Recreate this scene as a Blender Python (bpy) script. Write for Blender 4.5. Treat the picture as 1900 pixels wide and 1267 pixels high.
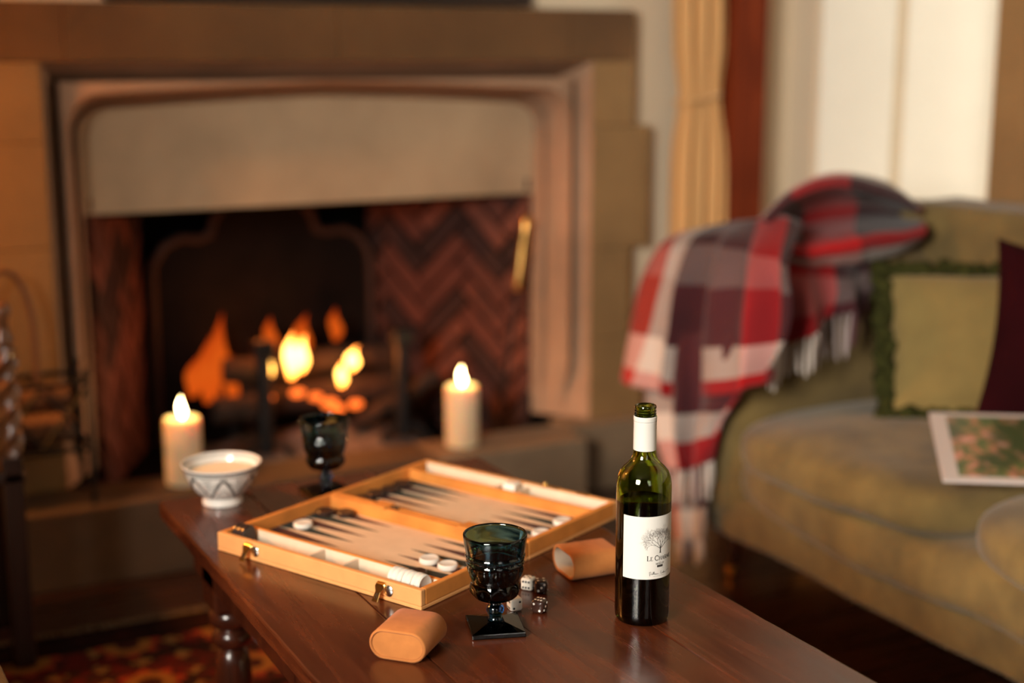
import bpy, bmesh, math, random
from mathutils import Vector, Matrix, noise
R = math.radians
PI = math.pi
random.seed(7)
scene = bpy.context.scene
for o in list(bpy.data.objects):
    bpy.data.objects.remove(o)
C = scene.collection

# ------------------------------------------------------------------ camera, world, lights, exposure
cam_d = bpy.data.cameras.new('camera')
cam = bpy.data.objects.new('camera', cam_d)
C.objects.link(cam)
cam.location = (0, 0, 1.255)
PITCH, YAW = 11.43, 27.2
cam.rotation_euler = (R(90 - PITCH), 0, R(-YAW))
cam_d.sensor_width = 36.0
cam_d.lens = 50.0
cam_d.clip_start = 0.05
cam_d.dof.use_dof = True
cam_d.dof.focus_distance = 1.90
cam_d.dof.aperture_fstop = 1.5
scene.camera = cam

scene.view_settings.view_transform = 'Standard'
scene.view_settings.look = 'None'
scene.view_settings.gamma = 1.0
scene.view_settings.use_curve_mapping = False
scene.view_settings.exposure = -0.14

world = bpy.data.worlds.new('world')
scene.world = world
world.use_nodes = True
bg = world.node_tree.nodes['Background']
bg.inputs['Color'].default_value = (0.80, 0.88, 1.0, 1)
bg.inputs['Strength'].default_value = 0.3


def area_light(name, loc, target, sx, sy, power, color, spread=180):
    d = bpy.data.lights.new(name, 'AREA')
    d.shape = 'RECTANGLE'
    d.size = sx
    d.size_y = sy
    d.energy = power
    d.color = color
    d.spread = R(spread)
    o = bpy.data.objects.new(name, d)
    o.location = loc
    o.rotation_euler = (Vector(target) - Vector(loc)).to_track_quat('-Z', 'Y').to_euler()
    C.objects.link(o)
    return o


DAY = (1.0, 0.93, 0.82)
# daylight entering through the big mullioned window of the left wall (out of frame)
area_light('daylight_window_left', (-2.32, -0.35, 1.93), (1.0, 1.2, 0.35), 1.3, 1.3, 265, DAY, 130)
# daylight entering through the window behind the photographer
area_light('daylight_window_front', (0.30, -2.05, 1.75), (2.2, 3.2, 0.6), .9, 1.4, 5, DAY, 100)
# daylight outside the recessed window behind the sofa
area_light('daylight_window_right', (3.62, 2.75, 1.55), (2.95, 3.38, 1.3), 0.9, 1.7, 26, (1.0, 0.94, 0.80))


def point_light(name, loc, power, color, radius):
    d = bpy.data.lights.new(name, 'POINT')
    d.energy = power
    d.color = color
    d.shadow_soft_size = radius
    o = bpy.data.objects.new(name, d)
    o.location = loc
    C.objects.link(o)
    return o


# ------------------------------------------------------------------ materials
MATS = {}


class NT:
    def __init__(s, name):
        s.m = bpy.data.materials.new(name)
        s.m.use_nodes = True
        s.t = s.m.node_tree
        s.b = s.t.nodes['Principled BSDF']
        s.x = -300

    def n(s, kind, **kw):
        nd = s.t.nodes.new(kind)
        s.x -= 120
        nd.location = (s.x, 0)
        for k, v in kw.items():
            setattr(nd, k, v)
        return nd

    def l(s, a, b):
        s.t.links.new(a, b)

    def val(s, sock, v):
        if hasattr(v, 'is_output') or isinstance(v, bpy.types.NodeSocket):
            s.l(v, sock)
        else:
            sock.default_value = v

    def math(s, op, a, b=0.0, c=0.0):
        nd = s.n('ShaderNodeMath', operation=op)
        for i, v in enumerate((a, b, c)):
            s.val(nd.inputs[i], v)
        return nd.outputs[0]

    def mix(s, f, a, b, blend='MIX'):
        nd = s.n('ShaderNodeMix', data_type='RGBA', blend_type=blend)
        s.val(nd.inputs[0], f)
        for i, v in ((6, a), (7, b)):
            if isinstance(v, (tuple, list)):
                nd.inputs[i].default_value = (*v[:3], 1)
            else:
                s.l(v, nd.inputs[i])
        return nd.outputs[2]

    def ramp(s, f, stops, interp='LINEAR'):
        nd = s.n('ShaderNodeValToRGB')
        s.l(f, nd.inputs[0])
        cr = nd.color_ramp
        cr.interpolation = interp
        while len(cr.elements) < len(stops):
            cr.elements.new(0.5)
        for e, (p, c) in zip(cr.elements, stops):
            e.position = p
            e.color = (*c, 1) if len(c) == 3 else c
        return nd.outputs[0]

    def coords(s, kind='Object', scale=(1, 1, 1), rot=(0, 0, 0)):
        tc = s.n('ShaderNodeTexCoord')
        mp = s.n('ShaderNodeMapping')
        mp.inputs['Scale'].default_value = scale
        mp.inputs['Rotation'].default_value = rot
        s.l(tc.outputs[kind], mp.inputs['Vector'])
        return mp.outputs[0]

    def noise(s, vec, scale, detail=3, rough=0.55, dist=0.0):
        nd = s.n('ShaderNodeTexNoise')
        s.l(vec, nd.inputs['Vector'])
        nd.inputs['Scale'].default_value = scale
        nd.inputs['Detail'].default_value = detail
        nd.inputs['Roughness'].default_value = rough
        nd.inputs['Distortion'].default_value = dist
        return nd.outputs[0]

    def bump(s, h, strength, dist=0.002):
        nd = s.n('ShaderNodeBump')
        nd.inputs['Strength'].default_value = strength
        nd.inputs['Distance'].default_value = dist
        s.l(h, nd.inputs['Height'])
        s.l(nd.outputs[0], s.b.inputs['Normal'])


def mat(name, col, rough=0.6, metal=0.0, var=0.0, vscale=6.0, stretch=(1, 1, 1), bump=0.0, bscale=60, bdist=0.002,
        coat=0.0, sheen=0.0, col2=None, emit=None, estr=0.0, sss=0.0, spec=None, kind='Object', sssr=(0.02, 0.01, 0.006)):
    """A plain procedural material: noise-mixed colour, optional fine bump."""
    if name in MATS:
        return MATS[name]
    k = NT(name)
    b = k.b
    b.inputs['Roughness'].default_value = rough
    b.inputs['Metallic'].default_value = metal
    b.inputs['Base Color'].default_value = (*col, 1)
    if var or col2:
        v = k.coords(kind, stretch)
        f = k.noise(v, vscale, 4)
        c2 = col2 or tuple(max(0, c * (1 - var)) for c in col)
        c1 = col if col2 else tuple(min(1, c * (1 + var * .6)) for c in col)
        k.l(k.ramp(f, [(0.33, c2), (0.68, c1)]), b.inputs['Base Color'])
    if bump:
        v = k.coords(kind, stretch)
        k.bump(k.noise(v, bscale, 3), bump, bdist)
    b.inputs['Coat Weight'].default_value = coat
    b.inputs['Coat Roughness'].default_value = 0.12
    b.inputs['Sheen Weight'].default_value = sheen
    b.inputs['Sheen Roughness'].default_value = 0.5
    if spec is not None:
        b.inputs['Specular IOR Level'].default_value = spec
    if emit:
        b.inputs['Emission Color'].default_value = (*emit, 1)
        b.inputs['Emission Strength'].default_value = estr
    if sss:
        b.inputs['Subsurface Weight'].default_value = sss
        b.inputs['Subsurface Radius'].default_value = sssr
        b.inputs['Subsurface Scale'].default_value = 1.0
    MATS[name] = k.m
    return k.m


def wood(name, dark, light, rough, along='Y', scale=1.0, coat=0.0, scratch=0.0):
    if name in MATS:
        return MATS[name]
    k = NT(name)
    st = {'X': (1.2, 14, 14), 'Y': (14, 1.2, 14), 'Z': (14, 14, 1.2)}[along]
    v = k.coords('Object', tuple(a * scale for a in st))
    g = k.noise(v, 2.2, 6, .62, .8)
    g2 = k.noise(k.coords('Object', (2, 2, 2)), 2.4, 3)
    c = k.ramp(g, [(0.30, dark), (0.72, light)])
    c = k.mix(k.math('MULTIPLY', g2, .75), c, tuple(x * .42 for x in dark))
    if scratch:
        w = k.noise(k.coords('Object', (9, 9, 9)), 9, 6, .75)
        m = k.ramp(w, [(0.66, (0, 0, 0)), (0.76, (1, 1, 1))])
        c = k.mix(k.math('MULTIPLY', m, scratch), c, tuple(x * .25 for x in dark))
    k.l(c, k.b.inputs['Base Color'])
    rr = k.math('MULTIPLY_ADD', g, .16, rough - .08)
    k.l(rr, k.b.inputs['Roughness'])
    k.b.inputs['Coat Weight'].default_value = coat
    k.b.inputs['Coat Roughness'].default_value = .08
    k.bump(g, .12, .0015)
    MATS[name] = k.m
    return k.m


def emission(name, stops, strength, axis='Z'):
    """Flame material: colour runs up the flame (generated coordinates)."""
    k = NT(name)
    k.t.nodes.remove(k.b)
    out = [n for n in k.t.nodes if n.type == 'OUTPUT_MATERIAL'][0]
    tc = k.n('ShaderNodeTexCoord')
    sp = k.n('ShaderNodeSeparateXYZ')
    k.l(tc.outputs['Generated'], sp.inputs[0])
    c = k.ramp(sp.outputs[2], stops)
    e = k.n('ShaderNodeEmission')
    k.l(c, e.inputs['Color'])
    e.inputs['Strength'].default_value = strength
    k.l(e.outputs[0], out.inputs['Surface'])
    return k.m


def glass(name, col, ior=1.5, rough=0.0, absorb=0.0, acol=None):
    k = NT(name)
    b = k.b
    b.inputs['Base Color'].default_value = (*col, 1)
    b.inputs['Transmission Weight'].default_value = 1
    b.inputs['IOR'].default_value = ior
    b.inputs['Roughness'].default_value = rough
    if absorb:
        out = [n for n in k.t.nodes if n.type == 'OUTPUT_MATERIAL'][0]
        va = k.n('ShaderNodeVolumeAbsorption')
        va.inputs['Color'].default_value = (*acol, 1)
        va.inputs['Density'].default_value = absorb
        k.l(va.outputs[0], out.inputs['Volume'])
    return k.m


def plaid(name):
    """Woven plaid: warp and weft stripes read from the cloth's own UVs (metres)."""
    k = NT(name)
    red, mar, grey, cream, coral, plum = ((.46, .006, .008), (.030, .006, .008), (.17, .13, .125), (.66, .57, .50),
                                          (.52, .050, .022), (.070, .018, .022))

    def stripes(sock, stops, per):
        f = k.math('FRACT', k.math('DIVIDE', sock, per))
        return k.ramp(f, stops, 'CONSTANT')
    uv = k.n('ShaderNodeUVMap')
    sp = k.n('ShaderNodeSeparateXYZ')
    k.l(uv.outputs[0], sp.inputs[0])
    a = stripes(sp.outputs[0], [(0, coral), (.13, cream), (.25, mar), (.34, plum), (.56, red), (.74, mar)], .80)
    b = stripes(sp.outputs[1], [(0, mar), (.22, grey), (.36, plum), (.58, cream), (.70, red), (.88, mar)], .74)
    c = k.mix(.5, a, b)
    w = k.noise(k.coords('UV', (1, 1, 1)), 500, 2)
    c = k.mix(k.math('MULTIPLY', w, .25), c, (.02, .01, .01))
    k.l(c, k.b.inputs['Base Color'])
    k.b.inputs['Roughness'].default_value = .95
    k.b.inputs['Sheen Weight'].default_value = .12
    k.b.inputs['Specular IOR Level'].default_value = .1
    k.bump(w, .3, .001)
    return k.m


STONE = mat('limestone', (.27, .150, .055), .82, var=.22, vscale=3.2, bump=.35, bscale=45, bdist=.003)
STONE_DARK = mat('brown_limestone', (.150, .070, .022), .85, var=.35, vscale=2.4, bump=.35, bscale=45, bdist=.003)
STONE_MID = mat('carved_limestone', (.41, .245, .150), .82, var=.25, vscale=3, bump=.3, bscale=45, bdist=.003)
STONE_PALE = mat('pale_limestone', (.50, .355, .22), .85, var=.20, vscale=2.6, bump=.3, bscale=50, bdist=.002)
HEARTH_SHADED = mat('shaded_hearth_stone', (.085, .050, .026), .75, var=.35, vscale=4, bump=.3, bscale=35)  # darker copy of the hearth stone: shade on the left kerb put into colour
HEARTH = mat('hearth_stone', (.22, .150, .090), .7, var=.3, vscale=4, bump=.3, bscale=35)
PLASTER = mat('cream_plaster', (.70, .58, .42), .9, var=.05, vscale=1.5, bump=.15, bscale=30)
WHITE_PAINT = mat('white_painted_panel', (.80, .75, .64), .55, var=.03)
SOOT = mat('sooty_masonry', (.004, .003, .0026), .95, spec=.1, var=.5, vscale=5, bump=.5, bscale=30)
BRICKS = [mat('brick_a', (.100, .026, .015), .85, var=.45, vscale=9, bump=.5, bscale=80),
          mat('brick_b', (.036, .011, .008), .88, var=.5, vscale=9, bump=.5, bscale=80),
          mat('brick_c', (.150, .044, .026), .85, var=.45, vscale=9, bump=.5, bscale=80)]
IRON = mat('black_iron', (.018, .018, .020), .5, metal=.6, var=.3, bump=.3, bscale=70)
CASTIRON = mat('cast_iron_fireback', (.0055, .0035, .003), .85, metal=.0, spec=.15, var=.5, vscale=8, bump=.5, bscale=40)
BRASS = mat('aged_brass', (.75, .45, .14), .30, metal=1, var=.2)
GILT = mat('polished_brass', (.85, .58, .20), .18, metal=1)
STEEL = mat('steel', (.62, .60, .56), .22, metal=1)
TABLE = wood('mahogany_table', (.042, .008, .0035), (.150, .038, .012), .26, 'Y', 1.0, coat=.08, scratch=.8)
TABLE_END = wood('mahogany_leg', (.030, .007, .004), (.10, .026, .010), .25, 'Z', 1.0, coat=.5)
FLOOR = wood('dark_floorboard', (.018, .006, .003), (.060, .019, .009), .28, 'X', .7, coat=.6)
DARKOAK = wood('dark_oak', (.020, .007, .003), (.055, .020, .008), .45, 'Z', 1.5)
OAK = wood('turned_oak', (.10, .035, .012), (.30, .115, .04), .35, 'Z', 1.5, coat=.2)
POST = wood('red_brown_post', (.13, .018, .004), (.30, .050, .012), .7, 'Z', 1.0)
POST.node_tree.nodes['Principled BSDF'].inputs['Specular IOR Level'].default_value = .08
LEATHER = mat('tan_suede_leather', (.66, .315, .110), .78, var=.10, vscale=18, bump=.12, bscale=420, bdist=.0006, spec=.25)
SUEDE = mat('orange_suede', (.58, .215, .045), .9, var=.25, vscale=14, bump=.25, bscale=600, bdist=.0005, spec=.15)
CUPSUEDE = mat('cognac_suede', (.46, .165, .045), .9, var=.18, vscale=24, bump=.3, bscale=900, bdist=.0006, spec=.12, sheen=.06)
LINING = mat('cream_felt_lining', (.66, .53, .39), .95, var=.06, vscale=30, bump=.2, bscale=500, bdist=.0005)
FIELD = mat('beige_playing_felt', (.60, .44, .29), .95, var=.06, vscale=40, bump=.2, bscale=500, bdist=.0005)
PT_GREEN = mat('point_dark_green', (.012, .020, .017), .85)
PT_RED = mat('point_burgundy', (.055, .014, .011), .85)
IVORY = mat('ivory_checker', (.68, .64, .57), .32, var=.03, sss=.0)
EBONY = mat('dark_brown_checker', (.030, .014, .010), .3)
DIEW = mat('white_die', (.84, .80, .70), .25)
DIEB = mat('brown_die', (.040, .018, .013), .22)
PIPB = mat('black_pip', (.012, .016, .016), .4)
PIPW = mat('white_pip', (.88, .85, .78), .4)
CERAMIC = mat('white_glazed_ceramic', (.80, .77, .71), .14, var=.05, vscale=10, coat=.3)
PAINTK = mat('black_glaze_paint', (.018, .018, .016), .22)
PAINTG = mat('grey_glaze_paint', (.17, .165, .155), .25)
CREAM = mat('cream_contents', (.84, .74, .56), .45, var=.06, sss=.2)
WAX = mat('candle_wax', (.84, .68, .45), .5, sss=.75, sssr=(.03, .014, .005))
WICK = mat('wick', (.01, .008, .006), .9)
SOFA = mat('olive_chenille', (.150, .097, .027), .95, var=.34, vscale=9, stretch=(1, 1, 1), bump=.5, bscale=260, bdist=.002, sheen=.12)
SOFA_CUSH = mat('olive_gold_cushion', (.200, .138, .040), .95, var=.16, vscale=7, bump=.4, bscale=300, bdist=.0015, sheen=.12)
RUCHE = mat('dark_olive_ruche', (.034, .034, .008), .95, var=.7, vscale=60, spec=.1)
MAROON = mat('maroon_velvet', (.018, .001, .002), .95, var=.3, spec=.08)
CURTAIN = mat('gold_curtain', (.70, .40, .155), .75, var=.12, vscale=12, stretch=(1, 1, .1), sheen=.2)
PAPER = mat('magazine_paper', (.50, .43, .40), .5)
CAPSULE = mat('white_capsule', (.58, .56, .52), .38)
LABELP = mat('white_label_paper', (.58, .56, .52), .6)
INK = mat('label_ink', (.030, .026, .024), .6)
INKG = mat('label_ink_grey', (.13, .11, .10), .6)
PANEL = wood('dark_oak_panelling', (.035, .014, .006), (.10, .042, .018), .45, 'Z', .8)
BARK = mat('charred_log', (.035, .018, .011), .9, var=.6, vscale=14, stretch=(1, 1, .3), bump=.8, bscale=40, bdist=.01)
ASH = mat('grey_ash', (.16, .13, .115), .95, var=.4, vscale=20, bump=.6, bscale=60, bdist=.01)
EMBER = mat('glowing_ember', (.10, .02, .008), .9, emit=(1, .16, .02), estr=2.2)
ROPE = mat('twisted_rope', (.34, .155, .055), .8, var=.3, vscale=40)
LAMPSHADE = mat('linen_lampshade', (.75, .55, .32), .9)
GOBLET = glass('teal_pressed_glass', (.13, .33, .44), 1.5, .015, 130, (.05, .28, .44))
BOTTLEG = glass('green_bottle_glass', (.50, .64, .12), 1.5, 0, 55, (.30, .48, .03))
WINE = glass('red_wine', (.10, .004, .010), 1.34, 0, 1500, (.16, .004, .012))
PLAID = plaid('plaid_wool')


# ------------------------------------------------------------------ mesh helpers
def MX(loc=(0, 0, 0), rz=0.0, rx=0.0, ry=0.0):
    return Matrix.Translation(loc) @ Matrix.Rotation(rz, 4, 'Z') @ Matrix.Rotation(ry, 4, 'Y') @ Matrix.Rotation(rx, 4, 'X')


class MB:
    def __init__(s):
        s.v, s.f, s.uv = [], [], None

    def add(s, vs, fs, M=None):
        k = len(s.v)
        s.v += [tuple(M @ Vector(p)) if M else tuple(p) for p in vs]
        s.f += [tuple(i + k for i in f) for f in fs]
        return s

    def box(s, a, b, M=None):
        (x0, y0, z0), (x1, y1, z1) = a, b
        return s.add([(x0, y0, z0), (x1, y0, z0), (x1, y1, z0), (x0, y1, z0), (x0, y0, z1), (x1, y0, z1), (x1, y1, z1), (x0, y1, z1)],
                     [(0, 3, 2, 1), (4, 5, 6, 7), (0, 1, 5, 4), (1, 2, 6, 5), (2, 3, 7, 6), (3, 0, 4, 7)], M)

    def prism(s, poly, z0, z1, M=None):
        """poly: CCW xy list, extruded along z."""
        n = len(poly)
        vs = [(x, y, z0) for x, y in poly] + [(x, y, z1) for x, y in poly]
        fs = [tuple(reversed(range(n))), tuple(range(n, 2 * n))]
        fs += [(i, (i + 1) % n, n + (i + 1) % n, n + i) for i in range(n)]
        return s.add(vs, fs, M)

    def lathe(s, prof, n=32, M=None, rf=None):
        """prof: (r, z) list; rf(theta, z, r) -> r lets the radius be carved."""
        vs, fs, rows = [], [], []
        for r, z in prof:
            if r < 1e-6:
                rows.append([len(vs)])
                vs.append((0, 0, z))
            else:
                rows.append(list(range(len(vs), len(vs) + n)))
                for i in range(n):
                    t = 2 * PI * i / n
                    q = rf(t, z, r) if rf else r
                    vs.append((q * math.cos(t), q * math.sin(t), z))
        for a, b in zip(rows, rows[1:]):
            for i in range(n):
                j = (i + 1) % n
                if len(a) == 1 and len(b) == 1:
                    continue
                if len(a) == 1:
                    fs.append((a[0], b[j], b[i]))
                elif len(b) == 1:
                    fs.append((a[i], a[j], b[0]))
                else:
                    fs.append((a[i], a[j], b[j], b[i]))
        return s.add(vs, fs, M)

    def tube(s, pts, r, n=8, M=None, caps=True, twist=None):
        pts = [Vector(p) for p in pts]
        rs = r if isinstance(r, (list, tuple)) else [r] * len(pts)
        vs, fs = [], []
        up = None
        for i, p in enumerate(pts):
            d = (pts[min(i + 1, len(pts) - 1)] - pts[max(i - 1, 0)])
            d = d.normalized() if d.length > 1e-9 else Vector((0, 0, 1))
            if up is None:
                up = d.orthogonal().normalized()
            up = (up - d * up.dot(d))
            up = up.normalized() if up.length > 1e-6 else d.orthogonal().normalized()
            sd = d.cross(up)
            for k in range(n):
                t = 2 * PI * k / n + (twist * i if twist else 0)
                q = rs[i]
                if twist:
                    q *= 1 + .22 * math.cos(3 * 2 * PI * k / n)
                vs.append(p + (up * math.cos(t) + sd * math.sin(t)) * q)
        m = len(pts)
        for i in range(m - 1):
            for k in range(n):
                j = (k + 1) % n
                fs.append((i * n + k, i * n + j, (i + 1) * n + j, (i + 1) * n + k))
        if caps:
            fs.append(tuple(reversed(range(n))))
            fs.append(tuple(range((m - 1) * n, m * n)))
        return s.add(vs, fs, M)

    def ball(s, c, r, n=12, m=8, sc=(1, 1, 1), M=None):
        prof = [(r * math.sin(PI * i / m), -r * math.cos(PI * i / m)) for i in range(m + 1)]
        prof[0], prof[-1] = (0, -r), (0, r)
        MM = Matrix.Translation(c) @ Matrix.Diagonal((*sc, 1))
        return s.lathe(prof, n, (M @ MM) if M else MM)

    def build(s, name, m, parent=None, smooth=False, bevel=0.0, seg=2, flat_angle=None, world=True):
        me = bpy.data.meshes.new(name)
        me.from_pydata(s.v, [], s.f)
        if bevel or True:
            bm = bmesh.new()
            bm.from_mesh(me)
            bmesh.ops.recalc_face_normals(bm, faces=bm.faces)
            if bevel:
                es = [e for e in bm.edges if len(e.link_faces) == 2 and e.calc_face_angle(0) > R(28)]
                bmesh.ops.bevel(bm, geom=es, offset=bevel, segments=seg, profile=.5, affect='EDGES', clamp_overlap=True)
            bm.to_mesh(me)
            bm.free()
        if s.uv:
            lay = me.uv_layers.new(name='UVMap')
            for lp in me.loops:
                lay.data[lp.index].uv = s.uv[lp.vertex_index]
        return link(name, me, m, parent, smooth, world)


MAT_OF = {}


def link(name, me, m, parent=None, smooth=False, world=True):
    if parent is not None and world:
        me.transform(MAT_OF[parent.name].inverted())
    if smooth:
        for p in me.polygons:
            p.use_smooth = True
        if smooth != 'all':
            try:
                me.set_sharp_from_angle(angle=R(smooth if smooth is not True else 40))
            except Exception:
                pass
    if m is not None:
        me.materials.append(m)
    o = bpy.data.objects.new(name, me)
    C.objects.link(o)
    if parent is not None:
        o.parent = parent
        MAT_OF[o.name] = MAT_OF[parent.name]
    else:
        MAT_OF[o.name] = Matrix.Identity(4)
    return o


def thing(name, label, cat, loc=(0, 0, 0), rz=0.0, group=None):
    o = bpy.data.objects.new(name, None)
    C.objects.link(o)
    o.location = loc
    o.rotation_euler = (0, 0, rz)
    o.empty_display_size = .05
    MAT_OF[o.name] = MX(loc, rz)
    return tag(o, label, cat, group)


def tag(o, label, cat, group=None, kind=None):
    o['label'] = label
    o['category'] = cat
    if group:
        o['group'] = group
    if kind:
        o['kind'] = kind
    return o


def struct(o, label=None, cat=None):
    o['kind'] = 'structure'
    if label:
        o['label'] = label
    if cat:
        o['category'] = cat
    return o


def piece(o, name, parent, M=None):
    """another copy of a part (shared mesh) under the same or another thing"""
    c = o.copy()
    c.name = name
    C.objects.link(c)
    c.parent = parent
    if M is not None:
        c.matrix_local = M
    MAT_OF[c.name] = MAT_OF[parent.name]
    return c


def catmull(P, t):
    """P list of Vectors, t in [0, len-1]"""
    n = len(P)
    i = min(int(t), n - 2)
    f = t - i
    p1, p2 = P[i], P[i + 1]
    p0 = P[i - 1] if i > 0 else p1 * 2 - p2
    p3 = P[i + 2] if i + 2 < n else p2 * 2 - p1
    return .5 * ((2 * p1) + (p2 - p0) * f + (2 * p0 - 5 * p1 + 4 * p2 - p3) * f * f + (3 * p1 - p0 - 3 * p2 + p3) * f ** 3)


def cloth_patch(grid, name, parent, m, nu=40, nv=40, uv0=(0, 0), thick=.006, wob=.006, swap=False, folds=0, famp=.0, fdir=(-1, 0, 0)):
    G = [[Vector(p) for p in row] for row in grid]
    nr, nc = len(G), len(G[0])
    mb = MB()
    pts = []
    for j in range(nv + 1):
        t = (nr - 1) * j / nv
        col = [catmull([G[r][c] for r in range(nr)], t) for c in range(nc)]
        row = [catmull(col, (nc - 1) * i / nu) for i in range(nu + 1)]
        pts.append(row)
    lu = sum((pts[nv // 2][i + 1] - pts[nv // 2][i]).length for i in range(nu))
    lv = sum((pts[j + 1][nu // 2] - pts[j][nu // 2]).length for j in range(nv))
    uv = []
    for j in range(nv + 1):
        for i in range(nu + 1):
            p = pts[j][i]
            w = noise.noise(p * 9) * wob + noise.noise(p * 24) * wob * .35
            fo = famp * min(1, (j / nv) * 2.2) * math.sin(2 * PI * folds * i / nu + 1.2 * math.sin(3 * j / nv)) if folds else 0
            pts[j][i] = p = p + Vector(fdir) * fo
            mb.v.append((p.x + w, p.y + w * .8, p.z + w * .4))
            a, b = lu * i / nu, lv * j / nv
            uv.append(((b if swap else a) + uv0[0], (a if swap else b) + uv0[1]))
    for j in range(nv):
        for i in range(nu):
            k = j * (nu + 1) + i
            mb.f.append((k, k + 1, k + nu + 2, k + nu + 1))
    mb.uv = uv
    o = mb.build(name, m, parent, smooth='all')
    md = o.modifiers.new('thickness', 'SOLIDIFY')
    md.thickness = thick
    md.offset = 0
    return o, pts


def pillow(mb, w, h, t, M, n=22, pinch=.08, power=3.0, thick_edge=.0, sag=0.0):
    """a stuffed cushion in its own plane (x, y), bulging along z"""
    vs, fs = [], []
    for side in (1, -1):
        k0 = len(vs)
        for j in range(n + 1):
            for i in range(n + 1):
                a, b = 2 * i / n - 1, 2 * j / n - 1
                e = max(0, (1 - abs(a) ** power)) ** .5 * max(0, (1 - abs(b) ** power)) ** .5
                px = a * w / 2 * (1 - pinch * (1 - b * b) * abs(a) ** 3)
                py = b * h / 2 * (1 - pinch * (1 - a * a) * abs(b) ** 3)
                z = side * (e * t / 2 + thick_edge * .5)
                z += noise.noise(Vector((px * 7, py * 7, side * 3))) * .012 * e
                vs.append((px, py - sag * (1 - b * b) * 0, z))
        for j in range(n):
            for i in range(n):
                k = k0 + j * (n + 1) + i
                q = (k, k + 1, k + n + 2, k + n + 1)
                fs.append(q if side > 0 else q[::-1])
    # close the rim
    N = (n + 1) ** 2
    ring = [i for i in range(n + 1)] + [j * (n + 1) + n for j in range(1, n + 1)] + [n * (n + 1) + i for i in range(n - 1, -1, -1)] + [j * (n + 1) for j in range(n - 1, 0, -1)]
    for a, b in zip(ring, ring[1:] + ring[:1]):
        fs.append((b, a, a + N, b + N))
    mb.add(vs, fs, M)
    return [M @ Vector(((vs[a][0] + vs[a + N][0]) / 2, (vs[a][1] + vs[a + N][1]) / 2, 0)) for a in ring]


def superbox(mb, a, b, M=None, n=10, e=5.0, puff=0.0):
    """soft upholstered block between corners a and b: rounded by a superellipsoid"""
    c = [(x + y) / 2 for x, y in zip(a, b)]
    h = [(y - x) / 2 for x, y in zip(a, b)]
    bm = bmesh.new()
    bmesh.ops.create_cube(bm, size=2)
    bmesh.ops.subdivide_edges(bm, edges=bm.edges, cuts=n, use_grid_fill=True)
    vs = []
    for v in bm.verts:
        p = v.co
        L = (abs(p.x) ** e + abs(p.y) ** e + abs(p.z) ** e) ** (1 / e)
        q = p / L
        if puff:
            q.z *= 1 + puff * (1 - q.x * q.x) * (1 - q.y * q.y)
        w = noise.noise(Vector((c[0] + q.x * h[0], c[1] + q.y * h[1], c[2] + q.z * h[2])) * 6) * .012
        vs.append((c[0] + q.x * h[0] + w * .5, c[1] + q.y * h[1], c[2] + q.z * h[2] + w))
    bm.verts.index_update()
    fs = [tuple(v.index for v in f.verts) for f in bm.faces]
    bm.free()
    mb.add(vs, fs, M)


def clip_poly(poly, x0, x1, y0, y1):
    def cut(P, ax, val, keep_less):
        out = []
        for i in range(len(P)):
            a, b = P[i], P[(i + 1) % len(P)]
            ia = (a[ax] <= val) if keep_less else (a[ax] >= val)
            ib = (b[ax] <= val) if keep_less else (b[ax] >= val)
            if ia:
                out.append(a)
            if ia != ib:
                t = (val - a[ax]) / (b[ax] - a[ax])
                out.append((a[0] + (b[0] - a[0]) * t, a[1] + (b[1] - a[1]) * t))
        return out
    for ax, val, less in ((0, x1, True), (0, x0, False), (1, y1, True), (1, y0, False)):
        if len(poly) < 3:
            return []
        poly = cut(poly, ax, val, less)
    return poly


# window glass: clear, straight through, with a faint gloss
_k = NT('clear_pane')
_k.t.nodes.remove(_k.b)
_o = [n for n in _k.t.nodes if n.type == 'OUTPUT_MATERIAL'][0]
_tr, _gl, _mx = _k.n('ShaderNodeBsdfTransparent'), _k.n('ShaderNodeBsdfGlossy'), _k.n('ShaderNodeMixShader')
_gl.inputs['Roughness'].default_value = .03
_mx.inputs[0].default_value = .06
_k.l(_tr.outputs[0], _mx.inputs[1])
_k.l(_gl.outputs[0], _mx.inputs[2])
_k.l(_mx.outputs[0], _o.inputs['Surface'])
PANE = _k.m

# ------------------------------------------------------------------ the room shell
X0, X1, Y0, Y1, ZC = -2.15, 2.78, -1.95, 3.55, 2.65
TZ = 0.50                                                   # table-top height


def soft(o, w=.004):
    return o


fl = struct(MB().box((X0 - .2, Y0 - .2, -.12), (X1 + .6, Y1 + .2, -.022)).build('floor', FLOOR))
pw = .155
ny = int((Y1 - Y0) / pw)
pl = None
for i in range(ny + 1):
    ya = Y0 + i * pw
    yb = min(ya + pw - .003, Y1)
    MB().box((X0, ya, -.022), (X1, yb, 0)).build('floorboard', FLOOR, fl, bevel=.0015, seg=1)

struct(MB().box((X0 - .2, Y0 - .2, ZC), (X1 + .6, Y1 + .7, ZC + .1)).build('ceiling', mat('aged_ceiling_plaster', (.20, .155, .105), .9, var=.1)))
w = MB()
w.box((X0 - .2, Y1, 0), (.56, Y1 + .2, ZC)).box((2.06, Y1, 0), (X1 + .6, Y1 + .2, ZC)).box((.56, Y1, 1.24), (2.06, Y1 + .2, ZC))
struct(w.build('wall_back', PLASTER))
# left wall with one wide mullioned window opening
wy0, wy1, wz0, wz1 = -1.0, .30, 1.22, 2.58
w = MB()
w.box((X0 - .2, Y0, 0), (X0, wy0, ZC)).box((X0 - .2, wy1, 0), (X0, Y1, ZC)).box((X0 - .2, wy0, 0), (X0, wy1, wz0)).box((X0 - .2, wy0, wz1), (X0, wy1, ZC))
struct(w.build('wall_left', PANEL))
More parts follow.
